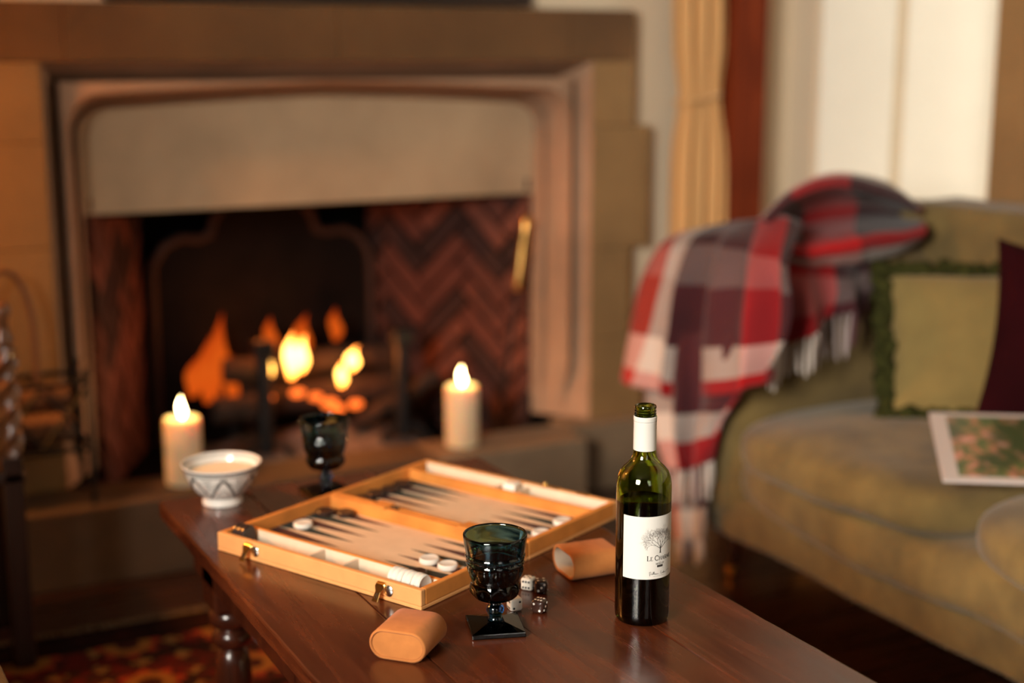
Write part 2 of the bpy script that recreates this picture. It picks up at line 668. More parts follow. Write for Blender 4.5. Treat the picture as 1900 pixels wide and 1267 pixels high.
# wall behind the photographer with a single window opening
fx0, fx1 = .05, 1.05
w = MB()
w.box((X0 - .2, Y0 - .2, 0), (fx0, Y0, ZC)).box((fx1, Y0 - .2, 0), (X1 + .6, Y0, ZC)).box((fx0, Y0 - .2, 0), (fx1, Y0, 1.0)).box((fx0, Y0 - .2, 2.4), (fx1, Y0, ZC))
struct(w.build('wall_front', PANEL))
# right wall: thick, with a splayed window recess behind the sofa
NY, FY, SZ, HZ, WX = 2.705, 3.43, .62, 2.45, 3.30
w = MB()
w.box((X1, Y0, 0), (X1 + .55, NY, ZC))
w.prism([(X1, FY), (WX, 3.19), (X1 + .55, 3.19), (X1 + .55, Y1), (X1, Y1)], 0, ZC)
w.box((X1, NY, 0), (X1 + .55, FY + .05, SZ)).box((X1, NY, HZ), (X1 + .55, FY + .05, ZC))
struct(w.build('wall_right', PLASTER))


def window(name, label, fr, parts):
    e = bpy.data.objects.new(name, None)
    C.objects.link(e)
    MAT_OF[e.name] = Matrix.Identity(4)
    struct(e, label, 'window')
    for nm, mb, m, kw in parts:
        mb.build(nm, m, e, **kw)
    return e


parts = []
# two white panels on the far splay of the recess, facing the room
d = Vector((WX - X1, 3.19 - FY, 0))
L = d.length
ang = math.atan2(d.y, d.x)
M = MX((X1, FY, 0), ang)
for a, b in ((.012, .236), (.268, L - .012)):
    parts.append(('splay_panel', MB().box((a, -.018, SZ + .02), (b, 0.0, HZ - .02), M), WHITE_PAINT, dict(bevel=.005)))
parts += [('window_frame', MB().box((WX - .04, NY, SZ), (WX + .02, NY + .05, HZ)).box((WX - .04, 3.15, SZ), (WX + .02, 3.20, HZ))
           .box((WX - .04, NY, SZ), (WX + .02, 3.2, SZ + .06)).box((WX - .04, NY, HZ - .06), (WX + .02, 3.2, HZ)), WHITE_PAINT, {})]
for i in range(4):
    z = SZ + .06 + (HZ - SZ - .12) * (i + 1) / 5
    parts.append(('glazing_bar', MB().box((WX - .02, NY, z - .008), (WX + .004, 3.2, z + .008)), IRON, {}))
for i in range(5):
    za, zb = SZ + .06 + (HZ - SZ - .12) * i / 5, SZ + .06 + (HZ - SZ - .12) * (i + 1) / 5
    parts.append(('pane', MB().box((WX - .010, NY + .05, za + .008), (WX - .006, 3.15, zb - .008)), PANE, {}))
parts.append(('window_sill', MB().box((X1 - .02, NY + .01, SZ), (WX - .04, FY - .02, SZ + .02)), WHITE_PAINT, dict(bevel=.004)))
window('window_1', 'recessed daylight window with white splayed panels behind the sofa', None, parts)
parts = []
fm = MB()
for y in (wy0, (wy0 + wy1) / 2, wy1):
    fm.box((X0 - .14, y - .045, wz0), (X0 - .04, y + .045, wz1))
for z in (wz0, wz1):
    fm.box((X0 - .14, wy0, z - .04), (X0 - .04, wy1, z + .04))
parts.append(('stone_mullions', fm, STONE_PALE, {}))
for i in range(2):
    a = wy0 + (wy1 - wy0) * i / 2 + .045
    b = wy0 + (wy1 - wy0) * (i + 1) / 2 - .045
    parts.append(('pane', MB().box((X0 - .095, a, wz0 + .04), (X0 - .09, b, wz1 - .04)), PANE, {}))
window('window_2', 'wide mullioned window in the left wall', None, parts)
parts = [('window_frame', MB().box((fx0, Y0 - .12, 1.0), (fx0 + .06, Y0 - .04, 2.4)).box((fx1 - .06, Y0 - .12, 1.0), (fx1, Y0 - .04, 2.4))
          .box((fx0, Y0 - .12, 1.0), (fx1, Y0 - .04, 1.06)).box((fx0, Y0 - .12, 2.34), (fx1, Y0 - .04, 2.4)), WHITE_PAINT, {}),
         ('pane', MB().box((fx0 + .06, Y0 - .09, 1.06), (fx1 - .06, Y0 - .085, 2.34)), PANE, {})]
window('window_3', 'window in the wall behind the viewpoint', None, parts)

# dark red timber post in the corner
tr = struct(MB().box((2.487, 3.44, 0), (2.612, 3.55, ZC)).build('trim_1', POST, bevel=.008), 'dark red-brown timber post in the corner beside the gold curtain', 'post')

struct(MB().box((2.760, 2.10, .3), (2.785, 2.70, ZC)).build('trim_2', STONE, bevel=.004), 'brown strip beside the window at the right edge above the sofa', 'jamb')  # brown slab over the plaster, darker than the wall around it

# ------------------------------------------------------------------ fireplace
FP = thing('stone_fireplace', 'large carved limestone fireplace with flat Tudor arch and pale lintel panel', 'fireplace', (1.31, 3.45, 0))
YF = 3.50


def block(nm, x0, x1, y0, y1, z0, z1, m=STONE, bev=.003):
    g = .0005
    return MB().box((x0 + g, y0, z0 + g), (x1 - g, y1, z1 - g)).build(nm, m, FP, bevel=bev, seg=2)


# frieze above the arch
for a, b in ((.02, .62), (.62, 1.30), (1.30, 1.98), (1.98, 2.19)):
    block('frieze_stone', a, b, YF, 3.62, 1.236, 1.376, STONE_DARK)
# jamb stones: left pier, right quoins stepping in and out
for z0, z1, xa in ((.20, .50, .10), (.50, .80, .02), (.80, 1.05, .10), (1.05, 1.236, .02)):
    block('jamb_stone', xa, .565, YF, 3.62, z0, z1, STONE)
for z0, z1, xb in ((.20, .44, 2.235), (.44, .705, 2.185), (.705, 1.055, 2.246), (1.055, 1.236, 2.19)):
    block('jamb_stone', 2.053, xb, YF, 3.62, z0, z1)


def outline(kind, dd):
    """left jamb up, over, right jamb down; kind 'R' square-headed, 'A' four-centred arch; dd = inset"""
    xl, xr, zt = .565 + dd, 2.053 - dd, 1.236 - dd
    cx = 1.309
    pts = []
    nj, ncn, nt = 10, 9, 10
    zs = [.20, .23, .26, .29, .33, .37, .50, .70, .90, 1.06]
    half = []
    for z in zs:
        half.append((xl, z))
    if kind == 'R':
        c = [(xl, 1.06 + (zt - 1.06) * t) for t in (.25, .5, .75, 1)] + [(xl + (.70 - .565) * t, zt) for t in (.2, .4, .6, .8, 1)]
        half += c
        x2, z2 = c[-1]
        half += [(x2 + (cx - x2) * t / nt, z2) for t in range(1, nt + 1)]
    else:
        zc = 1.165 - dd * .80 + .0396                          # corner height of this line
        rr = .085
        zc0 = zc - rr
        for i in range(1, ncn + 1):
            t = PI / 2 * i / ncn
            half.append((xl + rr - rr * math.cos(t), max(1.06, zc0) + (zc - max(1.06, zc0)) * math.sin(t)))
        x2, z2 = half[-1]
        za = zc + .024
        for i in range(1, nt + 1):
            t = i / nt
            half.append((x2 + (cx - x2) * t, z2 + (za - z2) * (1 - (1 - t) ** 1.35)))
    full = half + [(2 * cx - x, z) for x, z in reversed(half[:-1])]
    return full


SEQ = [('R', 0, 3.500), ('R', .006, 3.520), ('R', .030, 3.575), ('R', .045, 3.625), ('R', .047, 3.532), ('A', .053, 3.528), ('A', .060, 3.555), ('A', .076, 3.600),
       ('A', .090, 3.650), ('A', .092, 3.612), ('A', .110, 3.670)]
vs, fs = [], []
cv = []
for kind, dd, y in SEQ:
    row = []
    for x, z in outline(kind, dd):
        k = max(0, min(1, (z - .24) / .12))
        spl = 3.50 + (3.67 - 3.50) * dd / .11
        k2 = 1.0
        yy = spl * (1 - k * k2) + y * k * k2
        row.append(len(vs))
        vs.append((x, yy, z))
    cv.append(row)
for a, b in zip(cv, cv[1:]):
    for i in range(len(a) - 1):
        fs.append((a[i], b[i], b[i + 1], a[i + 1]))
MB().add(vs, fs).build('arch_moulding', STONE_MID, FP, smooth=25)
# pale panel filling the head of the arch
top_line = [(x, z) for x, z in outline('A', .100) if z > 1.0]
for a, b in ((.655, 1.03), (1.0303, 1.965)):
    seg = [(x, z) for x, z in top_line if a < x < b]
    zz = lambda q: min(top_line, key=lambda p: abs(p[0] - q) + (0 if p[1] > 1.1 else 1))[1]
    P = [(a, .858), (b, .858), (b, zz(b) if b < 1.9 else 1.0)] + seg[::-1] + [(a, zz(a) if a > .7 else 1.0)]
    MB().prism(P, -3.70, -3.655, Matrix.Rotation(PI / 2, 4, 'X')).build('lintel_panel', STONE_PALE, FP, bevel=.002)
block('lintel_soffit', .60, 2.02, 3.70, 3.76, .845, 1.3, SOOT)
# kerb and plinth
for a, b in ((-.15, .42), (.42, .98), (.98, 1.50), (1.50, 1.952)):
    block('kerb_stone', a, b, 3.33, 3.515, 0, .20, HEARTH if a > 1.4 else HEARTH_SHADED, .007)
block('plinth_stone', 1.954, 2.28, 3.435, 3.56, 0, .205, HEARTH, .007)
# firebox
fb = MB()
fb.box((.45, 3.50, 0), (2.15, 4.30, .12))
fb.box((.62, 4.12, .12), (2.0, 4.30, 1.5))
fb.prism([(.668, 3.66), (.892, 4.13), (.45, 4.13), (.45, 3.66)], .12, 1.5)
fb.prism([(1.951, 3.66), (2.15, 3.66), (2.15, 4.13), (1.625, 4.13)], .12, 1.5)
fb.build('firebox', SOOT, FP)
MB().box((.45, 3.56, 1.5), (2.15, 4.30, 1.56)).build('flue_cover', SOOT, FP)


def herringbone(p, q, z0, z1, flip):
    d = Vector((q[0] - p[0], q[1] - p[1], 0))
    Lw = d.length
    M = MX((p[0], p[1], 0), math.atan2(d.y, d.x)) @ Matrix.Rotation(PI / 2, 4, 'X')
    bl, bw = .20, .060
    n = 0
    rot = R(45)
    for i in range(-16, 17):
        for j in range(-16, 17):
            # herringbone: horizontal brick and vertical brick units on a diagonal lattice
            for kind in (0, 1):
                if kind == 0:
                    ox, oy = i * bw + j * bl, i * bw - j * bl
                    rect = [(0, 0), (bl, 0), (bl, bw), (0, bw)]
                else:
                    ox, oy = i * bw + j * bl, i * bw - j * bl + bw
                    rect = [(0, 0), (bw, 0), (bw, bl), (0, bl)]
                g = .005
                w_, h_ = rect[2]
                rect = [(g, g), (w_ - g, g), (w_ - g, h_ - g), (g, h_ - g)]
                P = [((ox + a) * math.cos(rot) - (oy + b) * math.sin(rot) + .1, (ox + a) * math.sin(rot) + (oy + b) * math.cos(rot)) for a, b in rect]
                P = clip_poly(P, .0, Lw, z0, z1)
                if len(P) < 3:
                    continue
                ar = abs(sum(P[k][0] * P[(k + 1) % len(P)][1] - P[(k + 1) % len(P)][0] * P[k][1] for k in range(len(P)))) / 2
                if ar < 4e-4:
                    continue
                t = .012 + random.random() * .008
                MB().prism(P, (-.01 if not flip else -t), (t if not flip else .01), M).build('brick', random.choice(BRICKS), FP)
                n += 1
    return n


# the side walls of the fire chamber are laid in herringbone brick
herringbone((.676, 3.66), (.900, 4.12), .12, .90, False)
herringbone((1.942, 3.66), (1.617, 4.12), .12, .90, True)

# cast-iron fireback with a scalloped head
t = thing('fireback', 'dark cast-iron fireback with scalloped top standing behind the fire', 'fireback', (1.26, 4.06, .12))
prof = [(-.34, 0), (.34, 0), (.34, .50)]
half = [(.34, .50), (.335, .55), (.30, .60), (.25, .622), (.20, .615), (.165, .625), (.155, .665), (.13, .70), (.08, .722), (0, .73)]
poly = [(-.34, 0), (.34, 0)] + half + [(-x, z) for x, z in reversed(half[:-1])]
MF = MX((1.26, 4.085, .12)) @ Matrix.Rotation(PI / 2, 4, 'X')
MB().prism(poly, 0, .022, MF).build('plate', CASTIRON, t, bevel=.004, seg=1)
rim = [Vector((x * .985, z * .985 + .004, .026)) for x, z in poly[1:] + poly[:1]]
MB().tube([MF @ p for p in rim], .014, 6).build('moulded_rim', mat('rusted_rim', (.034, .013, .008), .7, metal=.1), t, smooth=True)

# andirons
for x, lab in ((1.135, 'black iron andiron left of the flames'), (1.545, 'black iron andiron right of the flames, by the brick wall')):
    t = thing('andiron', lab, 'andiron', (x, 3.70, .12), group='pair of andirons')
    MB().tube([(x, 3.70, .17), (x, 3.70, .46)], [.024, .021], 8).build('post', IRON, t, smooth=True)
    MB().box((x - .028, 3.672, .44), (x + .028, 3.728, .487)).build('finial', IRON, t, bevel=.006)
    MB().tube([(x, 3.70, .22), (x, 4.0, .22), (x, 4.0, .12)], .014, 6).build('billet_bar', IRON, t, smooth=True)
    for s in (-1, 1):
        MB().tube([(x, 3.70, .20), (x + s * .05, 3.69, .185), (x + s * .09, 3.685, .135), (x + s * .105, 3.685, .125)], .013, 6).build('foot', IRON, t, smooth=True)

# logs
LOGS = [((1.02, 3.80, .275), (1.62, 3.84, .285), .042, 'thick charred log lying across the andirons'),
        ((1.08, 3.90, .362), (1.58, 3.885, .375), .036, 'upper charred log behind the tallest flame'),
        ((1.42, 3.757, .20), (1.68, 3.757, .32), .026, 'short log propped at the right of the fire'),
        ((1.08, 3.985, .288), (1.64, 3.98, .288), .048, 'dark log at the back of the grate')]
for a, b, r, lab in LOGS:
    pts = [Vector(a).lerp(Vector(b), i / 6) + Vector((0, random.uniform(-.006, .006), random.uniform(-.006, .006))) for i in range(7)]
    tag(MB().tube(pts, [r * random.uniform(.88, 1.08) for _ in pts], 9).build('log', BARK, smooth=50), lab, 'log', 'logs on the fire')
ah = MB()
nv = []
for j in range(13):
    for i in range(25):
        a, b = i / 24, j / 12
        h = .12 + .07 * math.sin(PI * a) ** .7 * math.sin(PI * b) ** .7 + .02 * noise.noise(Vector((a * 9, b * 6, 2)))
        nv.append((1.0 + a * .66, 3.62 + b * .40, max(.121, h)))
ah.add(nv, [(j * 25 + i, j * 25 + i + 1, j * 25 + i + 26, j * 25 + i + 25) for j in range(12) for i in range(24)])
tag(ah.build('ash_bed', ASH, smooth='all'), 'heap of grey ash under the burning logs', 'ash', kind='stuff')
for (x, y, z, r), el in zip(((1.33, 3.72, .285, .020), (1.36, 3.735, .262, .017), (1.30, 3.75, .30, .016), (1.16, 3.76, .31, .017), (1.25, 3.76, .315, .018), (1.42, 3.75, .265, .018)), ('lowest middle ember glowing under the right flames', 'ember glowing left of the lowest right flame tip', 'ember on the log between the two flame groups', 'leftmost ember, below the smallest left flame', 'ember glowing below the tallest flame', 'rightmost ember, below the leaning right flame')):
    tag(MB().ball((x, y, z), r, 8, 6, (1.3, 1, .7)).build('ember', EMBER, smooth=60), el, 'ember', 'embers in the fire')

FL = emission('fire_flame', [(0, (1, .20, .02)), (.25, (1, .46, .08)), (.6, (1, .52, .10)), (1, (1, .18, .015))], 11)
FLD = emission('dim_flame_and_glow', [(0, (1, .12, .008)), (.5, (1, .14, .010)), (1, (.7, .05, .004))], .75)


def flame(mb, c, w_, h_, lean=0.0, M=None, d=.5):
    prof = []
    vs, fs = [], []
    n, m = 10, 9
    for j in range(m + 1):
        t = j / m
        r = w_ / 2 * (math.sin(PI * min(1, t * 1.0 + .06)) ** .8) * (1 - t * .45) if t < 1 else 0
        cx = lean * t * t + .10 * w_ * math.sin(t * 7)
        for i in range(n):
            a = 2 * PI * i / n
            vs.append((c[0] + cx + r * math.cos(a), c[1] + r * d * math.sin(a), c[2] + h_ * t))
    for j in range(m):
        for i in range(n):
            k = (i + 1) % n
            fs.append((j * n + i, j * n + k, (j + 1) * n + k, (j + 1) * n + i))
    fs.append(tuple(reversed(range(n))))
    fs.append(tuple(range(m * n, m * n + n)))
    mb.add(vs, fs)
    return mb


ft = thing('fire', 'orange flames of the log fire between the andirons', 'fire', (1.30, 3.80, .30))
for x, z, w_, h_, ln in ((1.178, .355, .030, .085, .004), (1.245, .350, .055, .135, .006), (1.275, .365, .045, .110, .012),
                         (1.425, .355, .052, .070, .020), (1.395, .310, .036, .075, .006), (1.385, .265, .026, .045, 0)):
    flame(MB(), (x, 3.795, z), w_, h_, ln).build('flame', FL, ft, smooth='all')
for x, y, z, w_, h_, ln in ((1.00, 3.95, .29, .06, .12, .02), (1.04, 3.94, .27, .07, .20, .015), (1.085, 3.96, .27, .07, .26, .01), (1.11, 3.94, .25, .05, .16, .0), (1.32, 3.93, .38, .07, .13, .02), (1.43, 3.93, .42, .05, .10, .0), (1.23, 3.93, .40, .05, .11, 0)):  # left cluster: glowing shapes standing in for firelight reflected on the fireback
    flame(MB(), (x, y, z), w_, h_, ln).build('flame', FLD, ft, smooth='all')
point_light('fire_glow', (1.17, 3.86, .47), 1.6, (1.0, .20, .03), .06)
point_light('fire_glow_front', (1.40, 3.72, .40), 2.2, (1.0, .22, .04), .05)

# brass-handled poker leaning in the right corner of the opening
t = thing('fire_poker', 'long poker with brass handle leaning at the right side of the opening', 'poker', (1.84, 3.66, .12))
a, b = Vector((1.80, 3.60, .125)), Vector((1.905, 3.612, .80))
MB().tube([a, a.lerp(b, .70)], .006, 6).build('shaft', IRON, t, smooth=True)
MB().tube([a.lerp(b, f) for f in (.68, .72, .76, .84, .92, .97, 1.0)], [.008, .013, .010, .014, .011, .015, .006], 10).build('handle', BRASS, t, smooth=True)

# pillar candles on the kerb
CFL = emission('candle_flame', [(0, (1, .50, .12)), (.35, (1, .74, .34)), (1, (1, .70, .28))], 45)
for x, lab in ((.838, 'pillar candle alight on the kerb behind the patterned bowl'), (1.608, 'pillar candle alight on the kerb at the right of the fire')):
    t = thing('pillar_candle', lab, 'candle', (x, 3.43, .20), group='pair of pillar candles')
    prof = [(0, .20), (.044, .20), (.0455, .204), (.0455, .358), (.0435, .366), (.040, .367), (.035, .360), (.012, .356), (0, .356)]
    MB().lathe([(r, z) for r, z in prof], 32, MX((x, 3.43, 0))).build('wax_body', WAX, t, smooth=50)
    MB().tube([(x, 3.43, .354), (x, 3.43, .372)], .0016, 5).build('wick', WICK, t)
    f = MB()
    flame(f, (x, 3.43, .364), .021, .058, 0, d=1.0)
    f.build('flame', CFL, t, smooth='all')
    point_light('candle_glow', (x, 3.43, .392), .55, (1.0, .50, .18), .012)

# dark framed picture on the mantel, only its lower rail in sight
t = thing('picture_frame', 'dark wooden picture frame standing on top of the fireplace', 'picture', (1.31, 3.53, 1.376))
fr = [((.72, 3.512, 1.380), (1.868, 3.548, 1.445)), ((.72, 3.512, 2.0), (1.868, 3.548, 2.065)), ((.72, 3.512, 1.445), (.785, 3.548, 2.0)), ((1.803, 3.512, 1.445), (1.868, 3.548, 2.0))]
DARKW = wood('ebonised_wood', (.012, .004, .003), (.035, .012, .008), .4, 'X')
for a, b in fr:
    MB().box(a, b).build('frame_rail', DARKW, t, bevel=.006)
MB().box((.785, 3.53, 1.445), (1.803, 3.545, 2.0)).build('canvas', mat('dark_canvas', (.06, .04, .025), .6, var=.6, vscale=3), t)

# wrought-iron log basket at the left of the kerb
t = thing('log_basket', 'black wrought-iron basket with hooped handle standing on the hearth kerb', 'basket', (.45, 3.42, .2))
bx0, bx1, by0, by1 = .27, .600, 3.345, 3.475
for z in (.34, .50):
    MB().tube([(bx0, by0, z), (bx1, by0, z), (bx1, by1, z), (bx0, by1, z), (bx0, by0, z)], .006, 6).build('rail', IRON, t)
for x in (bx0, bx1):
    for y in (by0, by1):
        MB().tube([(x, y, .202), (x, y, .52)], .0065, 6).build('post', IRON, t)
        MB().ball((x, y, .525), .010, 8, 6).build('knob', IRON, t, smooth=True)
for y in (by0, by1):
    for i in range(3):
        a = bx0 + (bx1 - bx0) * i / 3
        b = bx0 + (bx1 - bx0) * (i + 1) / 3
        MB().tube([(a, y, .35), ((a + b) / 2, y, .42), (b, y, .49)], .005, 5).build('lattice_bar', IRON, t)
        MB().tube([(b, y, .35), ((a + b) / 2, y, .43), (a, y, .49)], .005, 5).build('lattice_bar', IRON, t)
hp = [(.497, 3.41, .50), (.497, 3.41, .62), (.488, 3.41, .69), (.468, 3.41, .745), (.437, 3.41, .765), (.406, 3.41, .745), (.386, 3.41, .69), (.377, 3.41, .62), (.377, 3.41, .50)]
MB().tube([catmull([Vector(p) for p in hp], i * 8 / 32) for i in range(33)], .007, 6).build('hoop_handle', mat('rusty_iron', (.13, .06, .03), .6, metal=.3), t, smooth=True)
MB().tube([(bx0, by0, .34), (bx1, by1, .34)], .005, 5).build('base_bar', IRON, t)
MB().tube([(bx0, by1, .34), (bx1, by0, .34)], .005, 5).build('base_bar', IRON, t)
MB().tube([(.377, by0, .50), (.377, by1, .50)], .005, 5).build('cross_bar', IRON, t)
MB().tube([(.497, by0, .50), (.497, by1, .50)], .005, 5).build('cross_bar', IRON, t)
for a, b, r, lab in (((.30, 3.39, .385), (.57, 3.40, .385), .038, 'cut log at the front of the iron basket'), ((.31, 3.437, .453), (.57, 3.435, .455), .034, 'cut log resting on top in the iron basket')):
    tag(MB().tube([Vector(a).lerp(Vector(b), i / 4) for i in range(5)], [r, r * 1.05, r * .97, r, r * .95], 10).build('firewood', mat('firewood', (.14, .065, .03), .9, var=.4, bump=.5), smooth=50), lab, 'log', 'firewood in the iron basket')

# barley-twist chair at the left edge of the view
t = thing('barley_twist_chair', 'carved oak chair with rope-twist posts at the left edge of the view', 'chair', (.16, 3.07, 0))
cy0, cy1, cx0, cx1 = 2.93, 3.22, -.06, .366
for x in (cx0, cx1):
    pts = [(x, cy0, .46 + i * .0075) for i in range(31)]
    MB().tube(pts, .023, 14, twist=.30).build('twist_post', OAK, t, smooth=60)
    MB().lathe([(0, .685), (.021, .685), (.024, .70), (.015, .712), (.017, .735), (.022, .755), (.016, .772), (0, .778)], 14, MX((x, cy0, 0))).build('finial', OAK, t, smooth=50)
    MB().box((x - .02, cy0 - .02, .012), (x + .02, cy0 + .02, .46)).build('leg', DARKOAK, t, bevel=.004)
    MB().box((x - .02, cy1 - .02, .0005), (x + .02, cy1 + .02, .40)).build('leg', DARKOAK, t, bevel=.004)
MB().box((cx0 - .025, cy0 - .02, .40), (cx1 + .025, cy1 + .03, .43)).build('seat', DARKOAK, t, bevel=.008)
for z in (.50, .62):
    MB().box((cx0, cy0 - .01, z), (cx1, cy0 + .01, z + .035)).build('back_rail', OAK, t, bevel=.004)

# standing lamp just left of the view: the warm light on the left of the fireplace
t = thing('floor_lamp', 'tall floor lamp with linen shade left of the fireplace', 'lamp', (-.60, 3.12, 0))
MB().lathe([(0, 0), (.15, 0), (.15, .015), (.03, .04), (0, .04)], 28, MX((-.60, 3.12, 0))).build('base', BRASS, t, smooth=40)
MB().tube([(-.60, 3.12, .03), (-.60, 3.12, 1.90)], .012, 8).build('pole', BRASS, t, smooth=True)
sh = MB().lathe([(.21, 1.70), (.135, 2.0)], 32, MX((-.60, 3.12, 0)))
so = sh.build('shade', None, t, smooth=True)
_k = NT('linen_shade')
_k.b.inputs['Base Color'].default_value = (.80, .58, .34, 1)
_k.b.inputs['Roughness'].default_value = .9
_k.b.inputs['Transmission Weight'].default_value = 0
_tl, _mx = _k.n('ShaderNodeBsdfTranslucent'), _k.n('ShaderNodeMixShader')
_tl.inputs['Color'].default_value = (.85, .55, .25, 1)
_mx.inputs[0].default_value = .55
_k.l(_k.b.outputs[0], _mx.inputs[1])
_k.l(_tl.outputs[0], _mx.inputs[2])
_k.l(_mx.outputs[0], [n for n in _k.t.nodes if n.type == 'OUTPUT_MATERIAL'][0].inputs['Surface'])
so.data.materials.append(_k.m)
MB().ball((-.60, 3.12, 1.86), .035, 12, 8).build('bulb', mat('lit_bulb', (1, .8, .5), .5, emit=(1, .55, .2), estr=20), t, smooth=True)
point_light('floor_lamp_light', (-.60, 3.12, 1.78), 185, (1.0, .375, .08), .07)

# unseen bookcase, added to block window light from the left of the fireplace
t = thing('blocker_bookcase', 'unseen dark oak bookcase added to shade the left of the fireplace', 'bookcase', (-1.22, 1.58, 0))
for y in (.95, 2.18):
    MB().box((-1.38, y, 0), (-1.05, y + .03, 2.1)).build('side_panel', PANEL, t, bevel=.003)
for i in range(6):
    MB().box((-1.38, .98, .05 + i * .402), (-1.05, 2.18, .08 + i * .402)).build('shelf', PANEL, t, bevel=.002)
MB().box((-1.40, .95, 0), (-1.38, 2.21, 2.1)).build('back_panel', PANEL, t)

# gold curtain hanging in the corner, gathered by a tie
t = thing('gold_curtain', 'gold curtain gathered beside the dark timber post', 'curtain', (2.39, 3.48, 0))
vs, fs = [], []
nz, nx = 40, 60
for j in range(nz + 1):
    z = .02 + (2.5 - .02) * j / nz
    gth = 1 - .26 * math.exp(-((z - 1.13) / .10) ** 2)
    for i in range(nx + 1):
        s = i / nx
        x = 2.390 + (s - .5) * .175 * gth + .012 * math.sin(z * 2.2)
        y = 3.475 + .026 * gth * math.sin(s * 2 * PI * 3.6 + .5 * math.sin(z * 3)) + .008 * math.sin(s * 31)
        vs.append((x, y, z))
for j in range(nz):
    for i in range(nx):
        k = j * (nx + 1) + i
        fs.append((k, k + 1, k + nx + 2, k + nx + 1))
o = MB().add(vs, fs).build('drape', CURTAIN, t, smooth='all')
md = o.modifiers.new('thickness', 'SOLIDIFY')
md.thickness = .004
MB().tube([(2.39 + .073 * math.cos(a), 3.475 + .042 * math.sin(a), 1.13 + .012 * math.cos(a)) for a in [2 * PI * i / 20 for i in range(21)]], .006, 7).build('tie_back', CURTAIN, t, smooth=True)

# ------------------------------------------------------------------ rug
def rug_mat():
    k = NT('persian_rug')
    tc = k.n('ShaderNodeTexCoord')
    sp = k.n('ShaderNodeSeparateXYZ')
    k.l(tc.outputs['Object'], sp.inputs[0])
    x, y = sp.outputs[0], sp.outputs[1]

    def cell(v, p):
        return k.math('SUBTRACT', k.math('FRACT', k.math('DIVIDE', v, p)), .5)

    def rosette(p, r0, petals, ox=0.0, oy=0.0):
        a, b = cell(k.math('ADD', x, ox), p), cell(k.math('ADD', y, oy), p)
        rr = k.math('SQRT', k.math('ADD', k.math('MULTIPLY', a, a), k.math('MULTIPLY', b, b)))
        th = k.math('ARCTAN2', b, a)
        lob = k.math('MULTIPLY_ADD', k.math('COSINE', k.math('MULTIPLY', th, petals)), .05, r0)
        return k.math('SUBTRACT', lob, rr), rr
    nz = k.noise(k.coords('Object', (1, 1, 1)), 34, 4)
    nz2 = k.noise(k.coords('Object', (1, 1, 1)), 120, 3)
    base = k.mix(k.ramp(nz, [(.42, (0, 0, 0)), (.55, (1, 1, 1))], 'EASE'), (.14, .010, .008), (.035, .014, .009))
    s1, r1 = rosette(.21, .30, 8, .02, .03)
    m1 = k.math('GREATER_THAN', s1, 0)
    c1 = k.mix(k.math('LESS_THAN', r1, .12), (.40, .17, .035), (.06, .015, .012))
    c1 = k.mix(k.math('GREATER_THAN', r1, .24), c1, (.40, .05, .02))
    col = k.mix(m1, base, c1)
    s2, r2 = rosette(.085, .22, 4, .045, .02)
    m2 = k.math('MULTIPLY', k.math('GREATER_THAN', s2, 0), k.math('SUBTRACT', 1, m1))
    col = k.mix(k.math('MULTIPLY', m2, k.math('GREATER_THAN', nz, .47)), col, (.36, .20, .06))
    # border bands near the far edge (rug object origin lies on that edge)
    d = k.math('MULTIPLY', y, -1)
    band = k.ramp(k.math('DIVIDE', d, .6), [(0, (.09, .055, .022)), (.045, (.012, .007, .006)), (.095, (.10, .03, .015)), (.13, (.03, .012, .009)), (.20, (1, 1, 1)), (.72, (1, 1, 1)), (.74, (.02, .01, .008)), (.78, (1, 1, 1))], 'CONSTANT')
    col = k.mix(1.0, col, band, 'MULTIPLY')
    inner = k.math('GREATER_THAN', d, .50)
    col = k.mix(k.math('MULTIPLY', inner, k.math('SUBTRACT', 1, m1)), col, (.36, .008, .012))
    col = k.mix(k.math('MULTIPLY_ADD', nz2, .45, .30), col, (.016, .007, .005))
    k.l(col, k.b.inputs['Base Color'])
    k.b.inputs['Roughness'].default_value = 1
    k.b.inputs['Specular IOR Level'].default_value = .05
    k.bump(nz2, .5, .003)
    return k.m


rug = thing('persian_rug', 'red and gold patterned oriental rug under the coffee table', 'rug', (-.35, 3.06, 0))
MB().box((-.95, .25, .001), (1.28, 3.045, .011)).build('pile', rug_mat(), rug, bevel=.003, seg=1)
RFR = mat('rug_fringe', (.13, .085, .04), .95)
fm = MB()
for i in range(360):
    x = -.95 + 2.23 * (i + .5) / 360 + random.uniform(-.002, .002)
    fm.tube([(x, 3.04, .006), (x + random.uniform(-.006, .006), 3.085, .003)], .0022, 4)
o = fm.build('end_fringe', RFR, rug)
o['kind'] = 'stuff'

